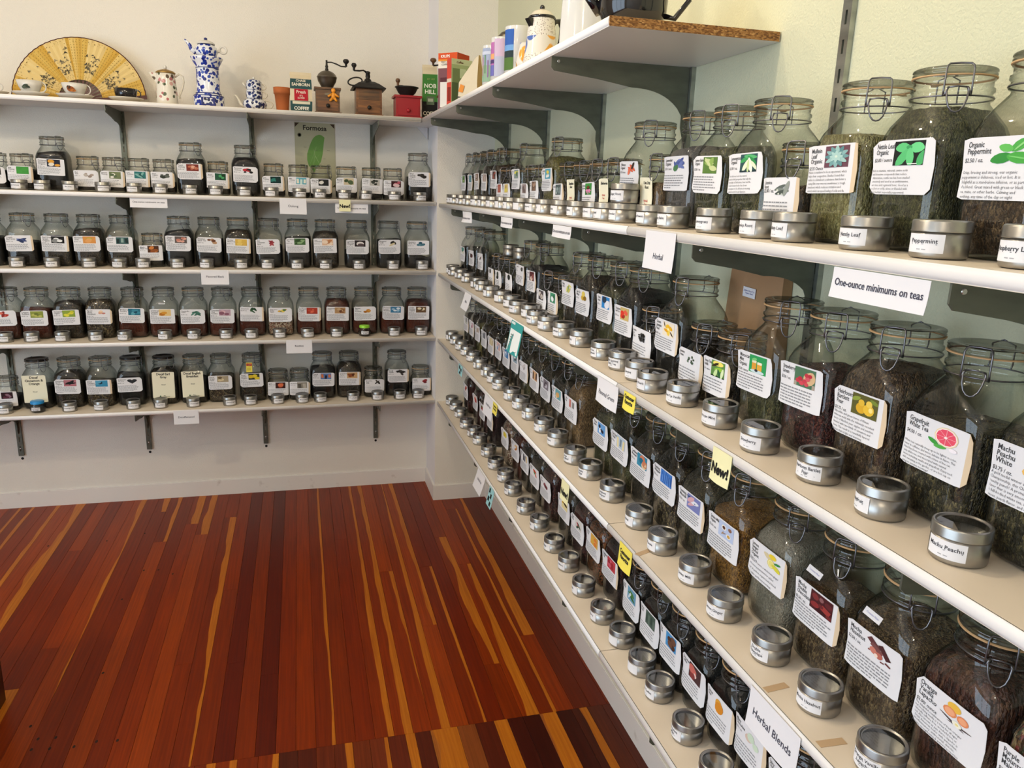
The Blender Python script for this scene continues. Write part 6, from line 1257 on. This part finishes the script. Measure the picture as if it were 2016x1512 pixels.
for sx in (-1, 1):
    mb.tube([(sx*.006, 0, .032), (sx*.018, 0, .024), (sx*.026, 0, .020)], [.006, .0055, .0045], 8); mb.tube([(sx*.005, 0, .014), (sx*.012, 0, .004), (sx*.018, 0, .001)], [.0065, .006, .005], 8)
obj('figure_body', mb.mesh('figure_body', ['orange_rubber']), fg)
t = thing('coffee_grinder', 'wooden box coffee grinder with iron pyramid roof and crank', 'coffee grinder', (-.642, .04, Z1))
drawer_box(t, .124, .118, .128, 0, 'oak_dark', 'oak_dark', 'iron', .010, .062, .006, .004)
mb = MB(); mb.box(-.050, .050, -.0605, -.059, .072, .116); obj('front_panel', mb.mesh('front_panel', ['walnut']), t)
mb = MB(); q = lambda s_, z: [(-s_, -s_, z), (s_, -s_, z), (s_, s_, z), (-s_, s_, z)]
mb.loft([q(.080, .124), q(.081, .128), q(.074, .133), q(.050, .150), q(.030, .160), q(.014, .164)], 0, False, True, True); obj('roof', mb.mesh('roof', ['iron']), t)
mb = MB(); mb.lathe([(.020, .158), (.016, .172), (.009, .178), (.012, .184), (.010, .200), (.014, .203), (.010, .209), (.0001, .212)], 16); obj('spindle', mb.mesh('spindle', ['iron']), t)
mb = MB(); mb.tube([(0, 0, .203), (-.022, -.010, .212), (-.040, -.018, .208), (-.068, -.028, .206)], [.004, .004, .0045, .004], 6); cr_ = obj('crank', mb.mesh('crank', ['iron']), t); mb = MB(); knob_at(mb, (-.068, -.028, .206), .013); obj('crank_knob', mb.mesh('crank_knob', ['iron']), cr_)
mb = MB(); mb.tube([(-.062+.034*math.cos(2*PI*i/24), 0, .160+.018*math.sin(2*PI*i/24)+.006*math.cos(2*PI*i/24)) for i in range(24)], .0035, 7, 0, True); obj('carry_ring', mb.mesh('carry_ring', ['iron']), t)
t = thing('coffee_grinder', 'small red box coffee grinder with black bowl', 'coffee grinder', (-.452, .03, Z1))
drawer_box(t, .120, .112, .104, 0, 'red_paint', 'red_paint', 'red_paint', .010, .056, .008, .010)
mb = MB(); mb.lathe([(.030, .104), (.032, .110), (.044, .122), (.054, .142), (.060, .146), (.058, .149), (.050, .140), (.030, .118), (.0001, .112)], 28); obj('bowl', mb.mesh('bowl', ['bowl_black']), t)
mb = MB(); mb.tube([(0, 0, .112), (0, 0, .150), (-.024, -.01, .152), (-.046, -.018, .150)], .0042, 6); cr_ = obj('crank', mb.mesh('crank', ['iron']), t); mb = MB(); knob_at(mb, (-.046, -.018, .150), .012); obj('crank_knob', mb.mesh('crank_knob', ['walnut']), cr_)
# in the corner behind the green bag
t = thing('coffee_grinder', 'dark wooden coffee grinder half hidden behind the green bag', 'coffee grinder', (-.262, -.070, Z1))
drawer_box(t, .085, .085, .11, 0, 'oak_dark', 'oak_dark', 'iron', .012, .05, .006)
mb = MB(); mb.lathe([(.030, .11), (.036, .13), (.038, .165), (.030, .185), (.010, .195), (.006, .255), (.0001, .257)], 20); obj('hopper', mb.mesh('hopper', ['iron']), t)
mb = MB(); mb.tube([(0, 0, .250), (-.03, 0, .250), (-.072, .012, .245)], .004, 6); cr_ = obj('crank', mb.mesh('crank', ['iron']), t); mb = MB(); knob_at(mb, (-.072, .012, .245), .016); obj('crank_knob', mb.mesh('crank_knob', ['walnut']), cr_)

# ------------------------------------------------------------------ things on the deep top shelf of the green wall
def carton(lab, loc, rz, w, d, h, front, side, ftexts, mat='paper', left=()):
    t = thing('carton', lab, 'box', loc, rz); mb = MB(); mb.box(-w/2, w/2, -d/2, d/2, 0, h); bx = obj('carton_body', mb.mesh('carton_body', [mat]), t); pm = MB(); e = 0
    for (x0, x1, z0, z1, c) in front:
        e += 1e-4; pm.add([(x0*w/2, -d/2-.0003-e, z0*h), (x1*w/2, -d/2-.0003-e, z0*h), (x1*w/2, -d/2-.0003-e, z1*h), (x0*w/2, -d/2-.0003-e, z1*h)], [(0,1,2,3)], 0, srgb(c))
    e = 0
    for (y0, y1, z0, z1, c) in side:
        e += 1e-4; pm.add([(w/2+.0003+e, y0*d/2, z0*h), (w/2+.0003+e, y1*d/2, z0*h), (w/2+.0003+e, y1*d/2, z1*h), (w/2+.0003+e, y0*d/2, z1*h)], [(0,1,2,3)], 0, srgb(c))
    for (y0, y1, z0, z1, c) in left:
        e += 1e-4; pm.add([(-w/2-.0003-e, y0*d/2, z0*h), (-w/2-.0003-e, y1*d/2, z0*h), (-w/2-.0003-e, y1*d/2, z1*h), (-w/2-.0003-e, y0*d/2, z1*h)], [(0,1,2,3)], 0, srgb(c))
    for tx, x, z, s_, c, bo, mw in ftexts: put_text(pm, lambda a, z_: (a, -d/2-.0014, z_), tx, x, z*h, s_, srgb(c), 'CENTER', bo, mw)
    obj('print', pm.mesh('print', ['print']), bx); return t
carton('orange and mauve coffee mill box beside the green bag', (-.305, -.44, Z1), -.75, .098, .100, .240, [(-1, 1, 0, .74, '7a5058'), (-1, 1, .74, .88, 'efe8dc'), (-1, 1, .88, 1, 'd8562a'), (-1, 1, .86, .89, 'e89a3a'), (-.78, .2, .06, .52, 'e6e2de'), (-.78, .2, .50, .58, '5a3038')], [(-1, 1, 0, .74, '8a5a60'), (-1, 1, .74, .88, 'e8e0d0'), (-1, 1, .88, 1, 'c04a24')],
    [('KRUPS', -.012, .92, .016, 'f8f0e8', .03, .06), ('FAST-TOUCH|COFFEE MILL', 0, .83, .011, '3a3030', .01, .082)])
carton('narrow red and green coffee box behind a paper bag', (-.322, -.66, Z1), .35, .100, .036, .185, [(-1, 1, 0, 1, '9aa878'), (-1, 1, .88, 1, 'b8c098'), (-.9, .3, .35, .8, '6a7a50'), (-.5, .8, .05, .5, 'c8d0a8'), (-.95, -.3, .1, .5, '4a5a3a'), (-.2, .4, .6, .8, 'b8c4a0'), (.1, .9, .3, .6, '7a8a5a')], [(-1, 1, 0, 1, '8a9a68')],
    [('Coffee', -.01, .91, .012, '5a2a1c', .02, .05)], 'paper', [(-1, 1, 0, 1, 'c8483a'), (-1, 1, .5, .58, 'd8c8b8'), (-.7, .7, .1, .4, '8a2a22')])
t = thing('paper_bag', 'crumpled cream paper bag with pointed top and orange print', 'bag', (-.318, -.88, Z1), -.72)
mb = MB(); w, d = .086, .062
mb.v = [(-w/2, -d/2, 0), (w/2, -d/2, 0), (w/2, d/2, 0), (-w/2, d/2, 0), (-w*.46, -d*.45, .07), (w*.5, -d*.5, .075), (w*.48, d*.45, .075), (-w*.42, d*.45, .07), (w*.20, -.004, .158), (w*.40, -.006, .170), (w*.40, .008, .170), (w*.20, .008, .158)]
for f, mm in (((0,1,5,4), 0), ((1,2,6,5), 1), ((2,3,7,6), 0), ((3,0,4,7), 0), ((4,5,9,8), 0), ((5,6,10,9), 1), ((6,7,11,10), 0), ((7,4,8,11), 0), ((8,9,10,11), 0)): mb.face(f, mm)
bg_ = obj('bag', mb.mesh('bag', ['cream_bag', 'tan_bag']), t); pm = MB(); pm.add([(x, -d*.5-.002, z) for x, z in ((-.04, .035), (-.02, .03), (-.012, .055), (-.03, .062))], [(0,1,2,3)], 0, srgb('d88a3a')); pm.add([(x, -d*.5-.002, z) for x, z in ((-.045, .012), (-.015, .010), (-.013, .014), (-.045, .017))], [(0,1,2,3)], 0, srgb('3a3a38')); obj('print', pm.mesh('print', ['print']), bg_)
def mug(lab, loc, rz, r, h, mat, scene=None, handle=True):
    t = thing('mug', lab, 'mug', loc, rz, 'picture mugs on the top shelf'); mb = MB(); mb.lathe([(.0001, .001), (r-.004, .001), (r, .004), (r, h-.002), (r-.001, h), (r-.004, h-.001), (r-.004, .008), (.0001, .007)], 32); b_ = obj('mug_body', mb.mesh('mug_body', [mat]), t)
    if handle: mb = MB(); ring_handle(mb, r-.001, 0, h*.52, .024, h*.30, .0055, -95, 95); obj('handle', mb.mesh('handle', [mat]), t)
    if scene:
        pm = MB(); n = 8
        for a0_, a1_, z0, z1, c in scene:
            R_ = r+.0006+.0002*scene.index((a0_, a1_, z0, z1, c))
            for k in range(n):
                t0, t1 = a0_+(a1_-a0_)*k/n, a0_+(a1_-a0_)*(k+1)/n; pm.add([(R_*math.sin(t0), -R_*math.cos(t0), z0*h), (R_*math.sin(t1), -R_*math.cos(t1), z0*h), (R_*math.sin(t1), -R_*math.cos(t1), z1*h), (R_*math.sin(t0), -R_*math.cos(t0), z1*h)], [(0,1,2,3)], 0, srgb(c))
        obj('picture', pm.mesh('picture', ['print']), b_)
mug('white mug with a wildflower picture, first of three picture mugs', (-.350, -1.35, Z1), -.9, .030, .128, 'glaze_white', [(-.9, .55, .1, .92, '9aa6c4'), (-.9, .55, .1, .5, '8aa890'), (-.6, -.4, .25, .7, 'b87a8a'), (-.2, .0, .3, .75, '6a8a6a'), (.2, .35, .2, .62, '8a6a9a'), (-.9, .55, .76, .84, 'c4cce0')])
mug('white mug with a pink and violet sunset picture', (-.347, -1.475, Z1), -.9, .034, .132, 'glaze_white', [(-1.0, -.1, .12, .88, 'b06aa8'), (-1.0, -.1, .5, .62, 'e0a070'), (-1.0, -.1, .40, .48, '4a3a6a'), (-1.0, -.1, .12, .36, '6a6ab0'), (-.05, .9, .1, .95, 'c8b0cc'), (-.05, .9, .1, .55, 'b0b4cc')])
mug('tall white mug with a deep blue mountain picture and round handle', (-.338, -1.64, Z1), .35, .040, .135, 'glaze_white', [(-2.0, -.95, .08, .92, '2f5aa8'), (-2.0, -.95, .45, .60, '6a9ad0'), (-2.0, -.95, .30, .48, '24343a'), (-2.0, -.95, .08, .34, '4a6a34')])
t = thing('lidded_pot', 'pot with brown lid and black knob behind the picture mugs', 'pot', (-.235, -1.16, Z1)); mb = MB(); mb.lathe([(.0001, .001), (.045, .001), (.05, .02), (.048, .18), (.046, .19), (.0001, .19)], 24); obj('body', mb.mesh('body', ['porcelain_cream']), t)
mb = MB(); mb.lathe([(.048, .19), (.05, .194), (.036, .210), (.01, .218), (.0001, .219)], 24); l = obj('lid', mb.mesh('lid', ['pewter']), t); mb = MB(); mb.ellipsoid(0, 0, .226, .010, .010, .010); obj('knob', mb.mesh('knob', ['black_glaze']), l)
t = thing('coffee_pot', 'painted ceramic coffee pot with black handle and lid rim', 'coffee pot', (-.325, -1.835, Z1), .35)
mb = MB(); mb.lathe([(.0001, .001), (.046, .001), (.050, .006), (.046, .03)], 28, 0); mb.lathe([(.046, .03), (.041, .075)], 28, 1); mb.lathe([(.041, .075), (.036, .118), (.0345, .124), (.0001, .124)], 28, 2); obj('body', mb.mesh('body', ['speckle', 'colour_glaze', 'speckle']), t)
mb = MB(); mb.lathe([(.036, .122), (.0385, .125), (.036, .129)], 28, 0); mb.lathe([(.036, .129), (.026, .140), (.010, .147), (.0001, .147)], 28, 1); l = obj('lid', mb.mesh('lid', ['black_glaze', 'porcelain_cream']), t); mb = MB(); mb.ellipsoid(0, 0, .152, .007, .007, .007); obj('knob', mb.mesh('knob', ['black_glaze']), l)
mb = MB(); mb.tube([(.034, 0, .104), (.046, 0, .122), (.062, 0, .126), (.072, 0, .110), (.070, 0, .080), (.060, 0, .050), (.050, 0, .040)], [.006, .007, .0075, .0075, .007, .006, .005], 9); obj('handle', mb.mesh('handle', ['black_glaze']), t)
mb = MB(); mb.prism([(-.034, .095), (-.052, .118), (-.036, .120)], -.009, .009, 'y'); obj('spout', mb.mesh('spout', ['black_glaze']), t)
t = thing('creamer', 'small painted ceramic creamer behind the coffee pot', 'creamer', (-.345, -1.755, Z1)); mb = MB(); mb.lathe([(.0001, .001), (.026, .001), (.029, .02), (.022, .05), (.018, .072), (.015, .072), (.0001, .06)], 20); obj('body', mb.mesh('body', ['colour_glaze']), t)
mb = MB(); ring_handle(mb, .024, 0, .036, .018, .024, .004, -100, 100); obj('handle', mb.mesh('handle', ['black_glaze']), t)
# white pitcher with an oval hole for a grip
t = thing('pitcher', 'glossy white oval pitcher with a hole for a grip', 'pitcher', (-.300, -2.12, Z1), -.35)
n = 40; mb = MB()
mb.loft([[((.062-.018*(z/.24)**2)*math.cos(2*PI*i/n), (.040-.010*(z/.24)**2)*math.sin(2*PI*i/n), z) for i in range(n)] for z in (0, .003, .03, .06, .09, .12, .15, .18, .21, .235)], 0, True, True, True)
bo = obj('body', mb.mesh('body', ['glaze_white']), None)
mb = MB(); mb.loft([[(-.036+.0125*math.cos(2*PI*i/24), y, .098+.036*math.sin(2*PI*i/24)) for i in range(24)] for y in (-.08, .08)], 0, True, True, True); cu_ = obj('grip_cut', mb.mesh('grip_cut', ['glaze_white']), None)
md = bo.modifiers.new('hole', 'BOOLEAN'); md.object = cu_; md.operation = 'DIFFERENCE'
bpy.context.view_layer.update(); me_ = bpy.data.meshes.new_from_object(bo.evaluated_get(bpy.context.evaluated_depsgraph_get()))
bo.modifiers.clear(); bo.data = me_; bpy.data.objects.remove(cu_); bo.parent = t
t = thing('teapot', 'round glossy black teapot on the end of the top shelf', 'teapot', (-.285, -2.375, Z1)); mb = MB(); mb.lathe([(.0001, .001), (.050, .001), (.062, .010), (.072, .035), (.074, .06), (.066, .09), (.045, .112), (.030, .118), (.0001, .118)], 32); obj('body', mb.mesh('body', ['black_glaze']), t)
mb = MB(); mb.lathe([(.032, .117), (.034, .121), (.020, .132), (.008, .137), (.010, .146), (.0001, .150)], 24); obj('lid', mb.mesh('lid', ['black_glaze']), t)
mb = MB(); mb.tube([(-.062, .03, .04), (-.085, .045, .07), (-.1, .052, .1)], [.014, .010, .008], 9); obj('spout', mb.mesh('spout', ['black_glaze']), t)
mb = MB(); mb.tube([(.06, -.03, .095), (.09, -.045, .095), (.105, -.052, .06), (.08, -.04, .025), (.062, -.03, .03)], .006, 8); obj('handle', mb.mesh('handle', ['black_glaze']), t)

# kraft bag behind the second-shelf jars
t = thing('kraft_bag', 'folded brown kraft paper bag with a white sticker behind the jars', 'bag', (-.0135, -2.545, ZR['R3']+.0003), -PI/2)
mb = MB(); w, d, h = .215, .040, .285
zz = [0, .01, .06, .13, .145, .22, .275, .285]; dd = [.012, .018, .024, .020, .016, .012, .010, .006]; ww = [.98, 1, 1.02, 1.0, .98, .97, .95, .93]
mb.loft([[(-w*k/2, -q_, z), (-w*k/5, -q_-.002, z), (w*k/5, -q_-.0015, z), (w*k/2, -q_, z), (w*k/2, .012, z), (-w*k/2, .012, z)] for z, q_, k in zip(zz, dd, ww)], 0, False, True, True); kb = obj('bag', mb.mesh('bag', ['kraft']), t)
mb = MB(); mb.box(-.075, .085, -.026, -.020, .095, .135); mb.box(-.07, .08, -.029, -.026, .10, .118); obj('folded_flap', mb.mesh('folded_flap', ['kraft']), t)
sticker(t, 'sticker', .050, .022, (-.012, -.0162, .222), (0, .04, 0), 'paper', 'Jasmine Green Tea|Organic blend', (.1, .1, .35), .0055)
# dark cabinet whose corner shows at the left edge
t = thing('cabinet', 'dark red-brown wooden cabinet corner at the left edge of the floor', 'cabinet', (-1.993, -1.446, 0))
mb = MB(); mb.box(-.8, 0, -1.1, 0, 0, .82); obj('cabinet_body', mb.mesh('cabinet_body', ['cabinet_wood']), t)
mb = MB(); mb.box(-.82, .012, -1.12, .012, .82, .85); obj('cabinet_top', mb.mesh('cabinet_top', ['cabinet_wood']), t)
